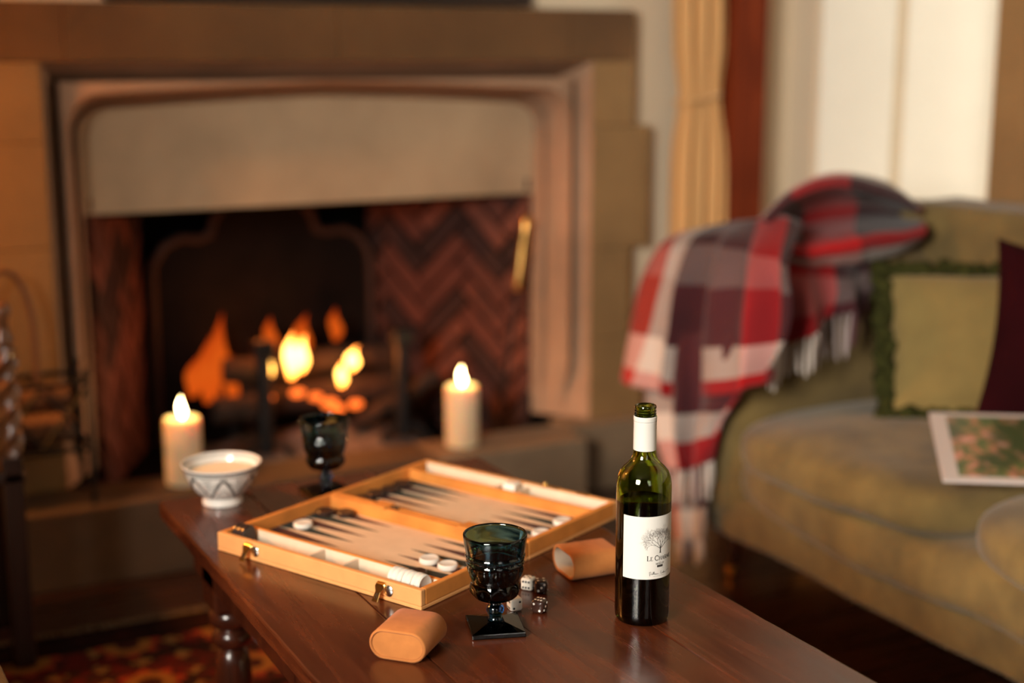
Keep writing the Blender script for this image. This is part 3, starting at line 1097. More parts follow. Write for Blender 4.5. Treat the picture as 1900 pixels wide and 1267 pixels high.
# ------------------------------------------------------------------ coffee table
tx0, tx1, ty0, ty1 = .530, 1.143, 1.02, 2.364
tb = thing('coffee_table', 'dark polished mahogany coffee table with turned legs', 'table', ((tx0 + tx1) / 2, (ty0 + ty1) / 2, 0))
nb = 4
for i in range(nb):
    a, b = tx0 + (tx1 - tx0) * i / nb, tx0 + (tx1 - tx0) * (i + 1) / nb
    mb = MB()
    # every plank is cut a little wavy at the worn outer edge
    n = 48
    pl = [(a + .0001, ty0 + (ty1 - ty0) * j / n) for j in range(n + 1)]
    pr = [(b - .0001, ty0 + (ty1 - ty0) * j / n) for j in range(n + 1)]
    if i == 0:
        pl = [(x + .0022 * noise.noise(Vector((0, y * 26, 1))) + .0012 * noise.noise(Vector((0, y * 80, 4))), y) for x, y in pl]
    if i == nb - 1:
        pr = [(x + .0015 * noise.noise(Vector((3, y * 18, 1))), y) for x, y in pr]
    poly = pl[::-1] + pr
    mb.prism([(x, y) for x, y in poly], TZ - .027, TZ)
    mb.build('plank', TABLE, tb, bevel=.0035 if i in (0, nb - 1) else .0004, seg=2)
ins = .045
for a, b in (((tx0 + ins, ty0 + ins, .385), (tx0 + ins + .02, ty1 - ins, TZ - .027)), ((tx1 - ins - .02, ty0 + ins, .385), (tx1 - ins, ty1 - ins, TZ - .027)),
             ((tx0 + ins + .02, ty0 + ins, .385), (tx1 - ins - .02, ty0 + ins + .02, TZ - .027)), ((tx0 + ins + .02, ty1 - ins - .02, .385), (tx1 - ins - .02, ty1 - ins, TZ - .027))):
    MB().box(a, b).build('apron', TABLE_END, tb, bevel=.003)
legp = [(0, .0115), (.020, .0115), (.026, .020), (.026, .038), (.018, .05), (.022, .06), (.030, .085), (.033, .13), (.033, .20), (.030, .245), (.026, .262), (.020, .270),
        (.031, .279), (.034, .290), (.031, .301), (.024, .307), (.036, .316), (.038, .327), (.036, .338), (.028, .345), (0, .345)]
lp = None
for x in (tx0 + .082, tx1 - .082):
    for y in (ty0 + .13, ty1 - .135):
        lo = MB().lathe(legp, 28, MX((x, y, 0))).build('leg', TABLE_END, tb, smooth=50)
        MB().box((x - .037, y - .037, .345), (x + .037, y + .037, TZ - .027)).build('leg_block', TABLE_END, lo, bevel=.004)

# ------------------------------------------------------------------ backgammon case
BA, BV, WT, WH = .413, .502, .0095, .030
bl = Vector((.5536, 2.076, TZ))
bro = math.atan2(-.898, .4395)
bg_ = thing('backgammon_case', 'open tan leather backgammon case with beige field and dark points', 'game board', bl, bro)
MBG = MX(bl, bro)


def bpart(nm, a, b, m, bev=.0012, parent=None):
    return MB().box(a, b, MBG).build(nm, m, parent or bg_, bevel=bev, seg=2)


for hlf, (va, vb) in enumerate(((0, .2495), (.2525, BV))):
    bpart('tray_base', (0, va, .0005), (BA, vb, .006), LEATHER)
    outer0, outer1 = (va, va + WT) if hlf == 0 else (vb - WT, vb)
    hin0, hin1 = (vb - WT, vb) if hlf == 0 else (va, va + WT)
    bpart('outer_wall', (0, outer0, .006), (BA, outer1, WH), LEATHER, .0016)
    bpart('hinge_wall', (WT, hin0, .006), (BA - WT, hin1, WH), SUEDE, .0016)
    ia, ib = min(outer1, hin1), max(outer0, hin0)
    sa, sb = (outer1, vb) if hlf == 0 else (va, outer0)
    bpart('side_wall', (0, sa, .006), (WT, sb, WH), SUEDE, .0016)
    bpart('side_wall', (BA - WT, sa, .006), (BA, sb, WH), SUEDE, .0016)
    d0, d1 = (.054, .0595) if hlf == 0 else (.4425, .448)
    bpart('tray_divider', (WT, d0, .006), (BA - WT, d1, .0275), SUEDE, .001)
    f0, f1 = (d1, hin0) if hlf == 0 else (hin1, d0)
    fo = bpart('playing_field', (WT, f0, .006), (BA - WT, f1, .0085), FIELD, .0004)
    t0, t1 = (outer1, d0) if hlf == 0 else (d1, outer0)
    bpart('tray_lining', (WT, t0, .006), (BA - WT, t1, .0078), LINING, .0004)
    if hlf == 0:
        bpart('tray_lining', (WT + .001, d0 - .0016, .0078), (BA - WT - .001, d0, .0262), LINING, .0003)
    else:
        bpart('tray_lining', (WT + .001, t1 - .0016, .0078), (BA - WT - .001, t1, .0285), LINING, .0003)
    us = (.178, .246) if hlf == 0 else (.194, .240)
    for uu in us:
        bpart('compartment_wall', (uu - .0025, t0, .0078), (uu + .0025, t1 - .002, .025), LINING, .0008)
    n = 6
    pwid = (f1 - f0) / n
    for side in (0, 1):
        for k in range(n):
            vm0, vm1 = f0 + pwid * k + .001, f0 + pwid * (k + 1) - .001
            um = WT + .001 if side == 0 else BA - WT - .001
            tip = um + (.150 if side == 0 else -.150)
            tri = [(um, vm0), (tip, (vm0 + vm1) / 2), (um, vm1)]
            if side == 0:
                tri = [(um, vm0), (tip, (vm0 + vm1) / 2), (um, vm1)]
            mm = PT_GREEN if (k + side + hlf) % 2 == 0 else PT_RED
            MB().prism(tri, .0085, .0089, MBG).build('point', mm, fo)
for uu in (.118, .302):
    bpart('leather_tab', (uu - .016, .236, .029), (uu + .016, .266, .0335), SUEDE, .0016)
MB().tube([MBG @ Vector((.139, .251, .031)), MBG @ Vector((.151, .251, .031))], .0042, 10).build('hinge_pin', EBONY, bg_, smooth=True)
for uu in (.072, .342):
    lt = MB().box((uu - .0075, -.0022, .0215), (uu + .0075, 0, .0275), MBG).build('latch', GILT, bg_, bevel=.0006)
    MB().tube([MBG @ Vector((uu - .007, -.0036, .024)), MBG @ Vector((uu + .007, -.0036, .024))], .0026, 10).build('latch_barrel', GILT, lt, smooth=True)
    MB().lathe([(0, 0), (.0085, 0), (.0085, .0012), (.006, .0030), (0, .0034)], 20, MBG @ MX((uu + .012, -.0004, .0165)) @ Matrix.Rotation(PI / 2, 4, 'X')).build('latch_rosette', STEEL, lt, smooth=40)
    Mf = MBG @ MX((uu, -.0045, .0235)) @ Matrix.Rotation(R(58), 4, 'X')
    fp = [(-.0085, 0), (-.0085, -.003), (-.0045, -.010), (-.0055, -.0245), (.0055, -.0245), (.0045, -.010), (.0085, -.003), (.0085, 0)]
    MB().prism([(x, y) for x, y in fp], -.0005, .0006, MX() @ Mf @ Matrix.Translation((0, 0, 0))).build('latch_flap', GILT, lt, bevel=.0003, seg=1)
    MB().tube([Mf @ Vector((.0017 * math.cos(a), -.016 + .0038 * math.sin(a), .0008)) for a in [2 * PI * i / 14 for i in range(15)]], .0004, 5).build('latch_slot', IRON, lt)
MB().ball(MBG @ Vector((.270, BV - .005, .0335)), .0042, 10, 8).build('catch_stud', GILT, bg_, smooth=True)
bpart('catch_plate', (.262, BV - .0095, .0298), (.300, BV, .0312), GILT, .0003)
bpart('catch_plate', (.335, BV - .0095, .0298), (.36, BV, .0312), GILT, .0003)

# checkers
CR, CT = .0155, .0085
ckp = [(0, 0), (CR - .002, 0), (CR, .002), (CR, CT - .002), (CR - .002, CT), (CR - .0045, CT - .0008), (.004, CT - .0014), (0, CT - .0014)]
ck_me = {}
for nm, m in (('w', IVORY), ('b', EBONY)):
    o = MB().lathe(ckp, 32).build('checker', m, smooth=35)
    ck_me[nm] = o.data
    bpy.data.objects.remove(o)


def checker(kind, u, v, z, lab, group, tip=False, roll=0.0):
    o = bpy.data.objects.new('checker', ck_me[kind])
    C.objects.link(o)
    MAT_OF[o.name] = Matrix.Identity(4)
    M = MBG @ MX((u, v, z), roll)
    if tip:
        M = MBG @ MX((u, v, z)) @ Matrix.Rotation(PI / 2, 4, 'Y') @ Matrix.Rotation(roll, 4, 'Z')
    o.matrix_world = M
    return tag(o, lab, 'checker', group)


GW, GB = 'white checkers of the backgammon set', 'dark checkers of the backgammon set'
z0 = .0090
checker('w', .046, .140, z0, 'lone white checker on the left points, near half of the case', GW)
checker('w', .314, .136, z0, 'white checker behind the near goblet, left one of two side by side', GW)
checker('w', .352, .133, z0, 'white checker touching the near goblet in view, right one of two side by side', GW)
checker('w', .373, .400, z0, 'white checker in the far half nearest the wine bottle', GW)
checker('w', .378, .334, z0, 'white checker in the far half, half hidden by the goblet rim', GW)
checker('b', .030, .207, z0, 'dark checker against the hinge wall, left points of near half', GB)
checker('b', .062, .222, z0, 'dark checker nearest the hinge wall in the near half', GB)
checker('b', .335, .082, z0, 'dark checker beside the lying white checkers in the near tray', GB)
checker('b', .035, .295, z0, 'dark checker on the left points of the far half, nearest the hinge', GB)
checker('b', .030, .330, z0, 'dark checker on the left points of the far half, second from the hinge', GB)
checker('b', .034, .364, z0, 'dark checker on the left points of the far half, third from the hinge', GB)
checker('b', .030, .400, z0, 'dark checker on the left points of the far half, farthest from the hinge', GB)
ords = ['first', 'second', 'third', 'fourth', 'fifth', 'sixth', 'seventh']
for i in range(7):
    checker('w', .3935 - CT * (i + 1) - .0008 * (i == 5), .0325 + .001 * (i % 2), .0079 + CR, '%s white checker from the right corner, on edge in the near tray' % ords[i], 'white checkers lying in the near tray', True, i)
for i in range(3):
    checker('b', .0115 + CT * i * 1.05, .0325, .0079 + CR, '%s dark checker from the left corner, on edge in the near tray' % ords[i], 'dark checkers lying in the near tray', True, i)
dc = MB().box((-.012, -.012, 0), (.012, .012, .025)).build('doubling_cube', DIEW, None, bevel=.002, seg=3)
dc.matrix_world = MBG @ MX((.217, .4725, .0082), R(8))
tag(dc, 'white cube in the middle compartment of the far tray', 'cube')

# dice
PIPS = {1: [(0, 0)], 2: [(-1, -1), (1, 1)], 3: [(-1, -1), (0, 0), (1, 1)], 4: [(-1, -1), (-1, 1), (1, -1), (1, 1)],
        5: [(-1, -1), (-1, 1), (1, -1), (1, 1), (0, 0)], 6: [(-1, -1), (-1, 0), (-1, 1), (1, -1), (1, 0), (1, 1)]}


def die(loc, rz, body, pip, top, left, right, lab, s=.0185):
    t = thing('die', lab, 'die', (loc[0], loc[1], TZ + .0003), rz, 'four dice by the goblet')
    h = s / 2
    MB().box((-h, -h, 0), (h, h, s)).build('body', body, t, smooth=60, bevel=.0042, seg=4, world=False)
    faces = [(Matrix.Translation((0, 0, s)), top), (Matrix.Translation((0, 0, 0)) @ Matrix.Rotation(PI, 4, 'X'), 7 - top),
             (Matrix.Translation((-h, 0, h)) @ Matrix.Rotation(-PI / 2, 4, 'Y'), left), (Matrix.Translation((h, 0, h)) @ Matrix.Rotation(PI / 2, 4, 'Y'), 7 - left),
             (Matrix.Translation((0, -h, h)) @ Matrix.Rotation(PI / 2, 4, 'X'), right), (Matrix.Translation((0, h, h)) @ Matrix.Rotation(-PI / 2, 4, 'X'), 7 - right)]
    pm = None
    for M, nmb in faces:
        for a, b in PIPS[nmb]:
            k = s * .235
            MM = M @ Matrix.Translation((a * k, b * k, 0))
            if pm is None:
                pm = MB().lathe([(0, -.0004), (.00165, -.0004), (.00165, .00022), (0, .00022)], 12).build('pip', pip, t, world=False)
                pm.matrix_local = MM
            else:
                piece(pm, 'pip', t, MM)
    return t


die((.9062, 1.7115), R(38), DIEW, PIPB, 5, 6, 4, 'white die farther back, six pips facing the goblet')
die((.9165, 1.6935), R(-22), DIEB, PIPW, 4, 1, 3, 'dark brown die overlapping the farther white die')
die((.8530, 1.6520), R(-6), DIEW, PIPB, 3, 6, 2, 'white die right beside the goblet stem')
die((.8800, 1.6290), R(35), DIEB, PIPW, 6, 2, 3, 'dark brown die nearest the viewer, six pips on top')


# dice cups: stadium-section tubes of suede lying on their sides
def dice_cup(loc, ang_, lab, open_front):
    W_, H_, L_ = .078, .041, .076
    t = thing('dice_cup', lab, 'dice cup', (loc[0], loc[1], TZ), ang_, 'pair of dice cups')

    def stad(dd, n=14):
        r = H_ / 2 - dd
        hx = W_ / 2 - H_ / 2
        P = []
        for i in range(n + 1):
            a = -PI / 2 + PI * i / n
            P.append((hx + r * math.cos(a), H_ / 2 + r * math.sin(a)))
        for i in range(n + 1):
            a = PI / 2 + PI * i / n
            P.append((-hx + r * math.cos(a), H_ / 2 + r * math.sin(a)))
        return P
    # local: axis along +y, mouth at y = 0
    rings = []
    vs, fs = [], []

    def ring(dd, y):
        k = len(vs)
        vs.extend([(x, y, z + .0004) for x, z in stad(dd)])
        rings.append(k)
    if open_front:
        seq = [(.0006, L_ - .0005), (0, L_ - .003), (0, .0020), (.0010, .0004), (.0028, 0), (.0042, .0010), (.0042, L_ - .006)]
    else:
        seq = [(.0042, .0042), (.0038, .0012), (.0026, 0), (.0010, .0006), (0, .0026), (0, L_ - .002), (.001, L_)]
    for a, b in seq:
        ring(a, b)
    m = len(stad(0))
    for a, b in zip(rings, rings[1:]):
        for i in range(m):
            j = (i + 1) % m
            fs.append((a + i, a + j, b + j, b + i))
    fs.append(tuple(range(rings[0], rings[0] + m)))
    fs.append(tuple(range(rings[-1], rings[-1] + m)))
    MB().add(vs, fs).build('shell', CUPSUEDE, t, smooth=50, world=False)
    if open_front:
        P = stad(.0046)
        Pi = stad(.0056)
        k = len(P)
        q = MB()
        q.add([(x, .0012, z + .0004) for x, z in P] + [(x, L_ - .007, z + .0004) for x, z in P], [(i, (i + 1) % k, k + (i + 1) % k, k + i) for i in range(k)] + [tuple(range(k, 2 * k))])
        q.build('felt_lining', LINING, t, smooth=50, world=False)
    else:
        P = stad(.0044)
        MB().add([(x, .0020, z + .0004) for x, z in P] + [(x, .0060, z + .0004) for x, z in P],
                 [tuple(range(len(P)))] + [(i, (i + 1) % len(P), len(P) + (i + 1) % len(P), len(P) + i) for i in range(len(P))]).build('end_cap', CUPSUEDE, t, smooth=30, world=False)
    return t


dice_cup((.641, 1.566), math.atan2(.69, .72) - PI / 2, 'cognac suede dice cup in front, closed end towards the viewer', False)
dice_cup((.9765, 1.735), math.atan2(-.08, .996) - PI / 2, 'cognac suede dice cup beside the wine bottle, pale open end showing', True)


# ------------------------------------------------------------------ goblets
def goblet(loc, rz, lab):
    t = thing('goblet', lab, 'goblet', (loc[0], loc[1], TZ + .0003), rz, 'pair of dark blue glass goblets')
    # square foot
    hb = .036
    mb = MB()
    mb.add([(-hb, -hb, 0), (hb, -hb, 0), (hb, hb, 0), (-hb, hb, 0), (-hb, -hb, .007), (hb, -hb, .007), (hb, hb, .007), (-hb, hb, .007),
            (-.011, -.011, .0135), (.011, -.011, .0135), (.011, .011, .0135), (-.011, .011, .0135)],
           [(0, 3, 2, 1), (0, 1, 5, 4), (1, 2, 6, 5), (2, 3, 7, 6), (3, 0, 4, 7), (4, 5, 9, 8), (5, 6, 10, 9), (6, 7, 11, 10), (7, 4, 8, 11), (8, 9, 10, 11)])
    mb.build('foot', GOBLET, t, bevel=.0012, seg=2, world=False)
    # one closed skin: stem, cut bowl, rim, inner wall
    prof = [(0, .0140), (.0105, .0140), (.0098, .0160), (.0082, .0180), (.0098, .0210), (.0118, .0250), (.0124, .0285), (.0112, .0325), (.0076, .0358), (.0070, .0385), (.0078, .0405),
            (.0110, .0420), (.0210, .0435), (.0275, .0465), (.0312, .0510), (.0328, .0560), (.0335, .0610), (.0332, .0650), (.0318, .0685), (.0328, .0720), (.0342, .0780),
            (.0355, .0840), (.0366, .0900), (.0371, .0935), (.0390, .0943), (.0391, .0958), (.0374, .0972), (.0381, .1000), (.0382, .1030), (.0402, .1042), (.0403, .1058),
            (.0391, .1070), (.0400, .1120), (.0411, .1180), (.0421, .1250), (.0428, .1310), (.0426, .1335), (.0414, .1342), (.0402, .1330), (.0395, .1260), (.0378, .1120),
            (.0362, .1000), (.0345, .0860), (.0325, .0760), (.0305, .0660), (.0290, .0580), (.0240, .0520), (.0120, .0500), (0, .0498)]

    fine = []
    for (r0_, z0_), (r1_, z1_) in zip(prof, prof[1:]):
        k = max(1, int(math.hypot(r1_ - r0_, z1_ - z0_) / .0018))
        for i in range(k):
            fine.append((r0_ + (r1_ - r0_) * i / k, z0_ + (z1_ - z0_) * i / k))
    fine.append(prof[-1])
    NP = 10
    top_i = 35

    def carve(th, z, r):
        c = (th * NP / (2 * PI)) % 1.0 - .5
        if .0725 < z < .0935 and r > .0326 + (z - .0720) * .20:     # pressed ovals on the bowl
            e = (c / .36) ** 2 + ((z - .0835) / .0098) ** 2
            return r + (.0024 * max(0, 1 - e) ** .5 if e < 1 else -.0006)
        if .0455 < z < .0675 and r > .0262:                     # pointed facets on the lower band
            w_ = abs(((th * NP / (2 * PI)) * 1.0) % 1.0 - .5) * 2
            return r + .0040 * (w_ - .5) * (1 - abs((z - .0565) / .011))
        if .0978 < z < .1040 and r > .0370:                     # beaded band
            b = math.cos(th * 30)
            return r + .0016 * b * (1 - abs((z - .1008) / .0032))
        return r
    MB().lathe(fine, 150, rf=carve).build('bowl_and_stem', GOBLET, t, smooth='all', world=False)
    wp = [(0, .0502), (.0115, .0504), (.0236, .0524), (.0287, .0582), (.0302, .0662), (.0322, .0762), (.0342, .0862), (.0354, .0945), (0, .0945)]
    MB().lathe(wp, 48).build('wine', WINE, t, smooth=50, world=False)
    return t


goblet((.7996, 1.6048), R(-18), 'dark blue pressed-glass goblet of wine in front of the backgammon case')
goblet((.806, 2.283), R(10), 'dark blue pressed-glass goblet of wine behind the backgammon case')


# ------------------------------------------------------------------ ribbons drawn on curved surfaces (print and glaze)
def ribbon(mb, pts, w_, fmap, w1=None):
    n = len(pts)
    vs = []
    for i, (s, z) in enumerate(pts):
        a, b = pts[max(0, i - 1)], pts[min(n - 1, i + 1)]
        dx, dz = b[0] - a[0], b[1] - a[1]
        L_ = math.hypot(dx, dz) or 1
        ww = (w_ + ((w1 if w1 is not None else w_) - w_) * i / max(1, n - 1)) / 2
        nx, nz = -dz / L_ * ww, dx / L_ * ww
        vs += [fmap(s + nx, z + nz), fmap(s - nx, z - nz)]
    mb.add(vs, [(2 * i, 2 * i + 1, 2 * i + 3, 2 * i + 2) for i in range(n - 1)])


# ------------------------------------------------------------------ patterned bowl
bo = thing('patterned_bowl', 'small white bowl with black painted Moroccan pattern', 'bowl', (.6275, 2.308, TZ + .0003))
outp = [(0, .0015), (.024, .0015), (.030, 0), (.0338, .001), (.0342, .007), (.0325, .0115), (.0335, .0145), (.040, .020), (.0485, .029), (.0555, .040), (.0605, .051), (.0635, .059),
        (.0660, .0665), (.0680, .0705), (.0678, .0722), (.0662, .0722), (.0640, .068), (.0610, .060), (.058, .052), (.050, .038), (.036, .024), (.015, .018), (0, .0175)]
MB().lathe(outp, 56).build('body', CERAMIC, bo, smooth=60, world=False)
MB().lathe([(0, .0575), (.02, .0573), (.045, .0566), (.0590, .0562), (.0595, .0556), (.055, .05), (0, .05)], 48).build('cream_filling', CREAM, bo, smooth=50, world=False)


def bowl_r(z):
    for (r0_, z0_), (r1_, z1_) in zip(outp[3:13], outp[4:14]):
        if z0_ <= z <= z1_:
            return r0_ + (r1_ - r0_) * (z - z0_) / (z1_ - z0_)
    return .034


def bowl_map(s, z):                                          # s in turns
    r = bowl_r(z) + .00035
    a = 2 * PI * s
    return (r * math.cos(a), r * math.sin(a), z)


def bowl_ribbon(mb, pts, w_):
    # widths in metres: scale s-turns to metres for the offset, then back
    n = len(pts)
    rr = 2 * PI * .05
    ribbon(mb, [(s * rr, z) for s, z in pts], w_, lambda a, b: bowl_map(a / rr, b))


k1, k2 = MB(), MB()
NB = 7
dense = lambda P, n=6: [(P[i][0] + (P[i + 1][0] - P[i][0]) * j / n, P[i][1] + (P[i + 1][1] - P[i][1]) * j / n) for i in range(len(P) - 1) for j in range(n)] + [P[-1]]
for i in range(NB):
    c = i / NB
    hw = .5 / NB
    arch = [(c - hw, .018), (c - hw * .92, .026), (c - hw * .62, .031), (c - hw * .58, .037), (c - hw * .38, .041), (c - hw * .30, .046), (c - hw * .12, .052), (c, .0555)]
    arch = arch + [(2 * c - x, z) for x, z in reversed(arch[:-1])]
    bowl_ribbon(k1, dense(arch), .0026)
    inn = [(c - hw * .55, .018), (c - hw * .42, .027), (c - hw * .22, .033), (c, .037)]
    inn = inn + [(2 * c - x, z) for x, z in reversed(inn[:-1])]
    bowl_ribbon(k1, dense(inn), .0010)
    bowl_ribbon(k2, dense([(c - hw * .25, .018), (c - hw * .12, .024), (c, .027), (c + hw * .12, .024), (c + hw * .25, .018)]), .0007)
    m_ = c + hw
    bowl_ribbon(k1, dense([(m_ - hw * .95, .060), (m_ - hw * .5, .043), (m_, .0205), (m_ + hw * .5, .043), (m_ + hw * .95, .060)]), .0013)
    for q in range(4):
        for p in range(q + 1):
            s_, z_ = m_ + (p - q / 2) * .010, .043 + q * .0042
            bowl_ribbon(k1, [(s_ - .0026, z_), (s_ + .0026, z_)], .0021)
    for q in range(3):
        bowl_ribbon(k2, dense([(m_ - hw * (.25 + .2 * q), .040 + .005 * q), (m_, .034 + .006 * q), (m_ + hw * (.25 + .2 * q), .040 + .005 * q)]), .0011)
for z_, w_, kk in ((.0622, .0010, k1), (.0602, .0008, k1), (.0672, .0046, k2), (.0178, .0016, k1)):
    bowl_ribbon(kk, [(i / 80, z_) for i in range(81)], w_)
k1.build('black_pattern', PAINTK, bo, world=False)
k2.build('grey_pattern', PAINTG, bo, world=False)
# painted rings inside the rim
k3 = MB()
for z_, r_, w_ in ((.0690, .0643, .0013), (.0655, .0628, .0008)):
    k3.add([((r_ - .0005 + sgn * w_ * .35) * math.cos(2 * PI * i / 64), (r_ - .0005 + sgn * w_ * .35) * math.sin(2 * PI * i / 64), z_ + sgn * w_ / 2) for i in range(65) for sgn in (-1, 1)],
           [(2 * i, 2 * i + 1, 2 * i + 3, 2 * i + 2) for i in range(64)])
k3.build('inner_ring', PAINTG, bo, world=False)

# ------------------------------------------------------------------ wine bottle
BX, BY = .9944, 1.5475
wb = thing('wine_bottle', 'green glass bottle of red wine with white tree label', 'bottle', (BX, BY, TZ + .0003))
RB = .0371
outer = [(0, .010), (.012, .008), (.024, .002), (.030, 0), (.0345, .0015), (.0366, .006), (RB, .014), (RB, .186), (.0368, .193), (.0355, .201), (.0325, .2085), (.0275, .2150), (.0220, .2200), (.0180, .2250),
         (.0158, .2310), (.0148, .2400), (.0145, .2780), (.0142, .2830)]
neck = [(.0136, .2845), (.0136, .2860), (.0146, .2868), (.0146, .2880), (.0134, .2888), (.0134, .2900), (.0145, .2908), (.0145, .2920), (.0134, .2928), (.0134, .2940), (.0144, .2950), (.0146, .2972), (.0138, .2988), (.0120, .2992), (.0104, .2985), (.0100, .2960)]
inner = [(.0098, .2400), (.0112, .2330), (.0140, .2260), (.0185, .2200), (.0245, .2145), (.0295, .2085), (.0325, .2010), (.0338, .193), (.0341, .186), (.0341, .016), (.031, .0085), (.022, .012), (0, .018)]
MB().lathe(outer + neck + inner, 64).build('glass_body', BOTTLEG, wb, smooth=35, world=False)
MB().lathe([(0, .0178), (.0222, .0116), (.0311, .0082), (.0343, .0158), (.0343, .1690), (.0333, .1683), (0, .1683)], 56).build('wine', WINE, wb, smooth=40, world=False)
cp = [(.0151, .2385), (.0154, .2385), (.0153, .2760), (.0156, .2772), (.0153, .2784), (.0156, .2796), (.0156, .2838), (.0150, .2846), (.0147, .2842)]
MB().lathe(cp, 48).build('capsule', CAPSULE, wb, smooth=35, world=False)
MB().lathe([(.01545, .2776), (.01545, .2781), (.0153, .2781), (.0153, .2776)], 48).build('capsule_score', INK, wb, world=False)
PHI = math.atan2(-BY, -BX) + R(38)


def bmap(off):
    return lambda s, z: ((RB + off) * math.cos(PHI + s / RB), (RB + off) * math.sin(PHI + s / RB), z)


lb = MB()
la, lbb, lz0, lz1 = -R(82) * RB, R(82) * RB, .0685, .1555
n = 48
f0 = bmap(.00025)
vs = []
for i in range(n + 1):
    s = la + (lbb - la) * i / n
    vs += [f0(s, lz0), f0(s, lz1)]
lb.add(vs, [(2 * i, 2 * i + 2, 2 * i + 3, 2 * i + 1) for i in range(n)])
lo = lb.build('label', LABELP, wb, smooth='all', world=False)
fmap = bmap(.00045)
# bare tree
rnd = random.Random(11)
tk, tg = MB(), MB()


def branch(mb_, x, z, a, L_, w_, dep):
    x2, z2 = x + math.cos(a) * L_, z + math.sin(a) * L_
    mx, mz = (x + x2) / 2 + rnd.uniform(-.08, .08) * L_, (z + z2) / 2
    ribbon(tk if dep > 3 else tg, [(x, z), (mx, mz), (x2, z2)], w_, fmap, w_ * .6)
    if dep == 0:
        return
    k = 3 if dep in (4, 3, 2) else 2
    for i in range(k):
        da = (i - (k - 1) / 2) * rnd.uniform(.40, .75) + rnd.uniform(-.22, .22)
        branch(mb_, x2, z2, a + da, L_ * rnd.uniform(.66, .92), w_ * .66, dep - 1)


ribbon(tk, [(0, .1045), (.0001, .1085), (0, .1125)], .0019, fmap, .0012)
ribbon(tk, [(-.0016, .1045), (.0016, .1045)], .0005, fmap)
for a in (2.55, 2.05, 1.62, 1.2, .70):
    branch(tk, 0, .1105, a, .0083, .0008, 5)
tk.build('tree_print', INK, lo, world=False)
tg.build('tree_twigs_print', INKG, lo, world=False)

# lettering
TH, TN = .17, .085
ARC = lambda cx_, cy_, rx, ry, a0, a1, n=14: [(cx_ + rx * math.cos(R(a0 + (a1 - a0) * i / n)), cy_ + ry * math.sin(R(a0 + (a1 - a0) * i / n))) for i in range(n + 1)]
SER = lambda x, y, h=.13: ([(x - h, y), (x + h, y)], TN)
GLY = {
    'L': (.62, [([(.14, 0), (.14, 1)], TH), SER(.14, 1), ([(.0, 0), (.60, 0)], TN), ([(.60, 0), (.60, .22)], TN)]),
    'E': (.64, [([(.14, 0), (.14, 1)], TH), ([(0, 0), (.60, 0)], TN), ([(0, 1), (.56, 1)], TN), ([(.14, .52), (.44, .52)], TN), ([(.60, 0), (.60, .2)], TN), ([(.56, 1), (.56, .82)], TN)]),
    'C': (.80, [(ARC(.44, .5, .42, .5, 45, 315), TH * .85), ([(.74, .86), (.74, .66)], TN)]),
    'H': (.84, [([(.14, 0), (.14, 1)], TH), ([(.70, 0), (.70, 1)], TH), ([(.14, .5), (.70, .5)], TN), SER(.14, 0), SER(.14, 1), SER(.70, 0), SER(.70, 1)]),
    'A': (.82, [([(.10, 0), (.41, 1)], TN), ([(.41, 1), (.72, 0)], TH), ([(.22, .36), (.60, .36)], TN), SER(.10, 0, .1), SER(.72, 0, .1)]),
    'R': (.76, [([(.14, 0), (.14, 1)], TH), ([(0, 1), (.32, 1)] + ARC(.34, .75, .24, .25, 90, -90) + [(.14, .5)], TN * 1.3), ([(.32, .5), (.72, 0)], TH), SER(.14, 0)]),
    'M': (1.0, [([(.12, 0), (.16, 1)], TN), ([(.16, 1), (.50, .1)], TH), ([(.50, .1), (.84, 1)], TN), ([(.84, 1), (.88, 0)], TH), SER(.12, 0, .11), SER(.88, 0, .11)]),
    'O': (.84, [(ARC(.42, .5, .40, .5, 0, 360, 22), TH * .8)]),
    'T': (.70, [([(.35, 0), (.35, 1)], TH), ([(.03, 1), (.67, 1)], TN), ([(.03, 1), (.03, .82)], TN), ([(.67, 1), (.67, .82)], TN), SER(.35, 0)])}


def letter_run(mb_, items, z, gap, center):
    width = sum(GLY[c][0] * h for c, h in items if c != ' ') + gap * (len(items) - 1) + sum(gap * 2.2 for c, h in items if c == ' ')
    x = center - width / 2
    for c, h in items:
        if c == ' ':
            x += gap * 3.2
            continue
        w_, strokes = GLY[c]
        for P, sw in strokes:
            ribbon(mb_, [(x + a * h, z + b * h) for a, b in P], sw * h, fmap)
        x += w_ * h + gap


tx = MB()
letter_run(tx, [('L', .0066), ('E', .0050), (' ', 0), ('C', .0066), ('H', .0050), ('A', .0050), ('R', .0050), ('M', .0050), ('E', .0050)], .0945, .0007, .0010)
letter_run(tx, [(c, .0024) for c in 'MERLOT'], .0884, .0004, 0)
ribbon(tx, [(-.0011, .0920), (.0011, .0920)], .0004, fmap)
tx.build('lettering', INK, lo, world=False)
bar = MB()
ribbon(bar, [(-.0046 + .0092 * i / 14, .0861) for i in range(15)], .0030, fmap)
bar.build('dark_bar_print', INK, lo, world=False)
sg = MB()
sig = [(-.0155, .0790), (-.0150, .0742), (-.0146, .0735), (-.0152, .0775), (-.0138, .0792), (-.0130, .0770), (-.0140, .0760), (-.0126, .0752), (-.0116, .0764), (-.0112, .0748), (-.0100, .0790), (-.0098, .0750),
       (-.0086, .0792), (-.0084, .0750), (-.0072, .0762), (-.0066, .0746), (-.0056, .0760), (-.0050, .0748), (-.0040, .0760), (-.0034, .0750), (-.0018, .0756)]
sig2 = [(.0018, .0792), (.0014, .0752), (.0034, .0750), (.0042, .0764), (.0048, .0752), (.0060, .0764), (.0064, .0750), (.0066, .0784), (.0070, .0752), (.0086, .0762), (.0092, .0752), (.0130, .0770), (.0190, .0778)]
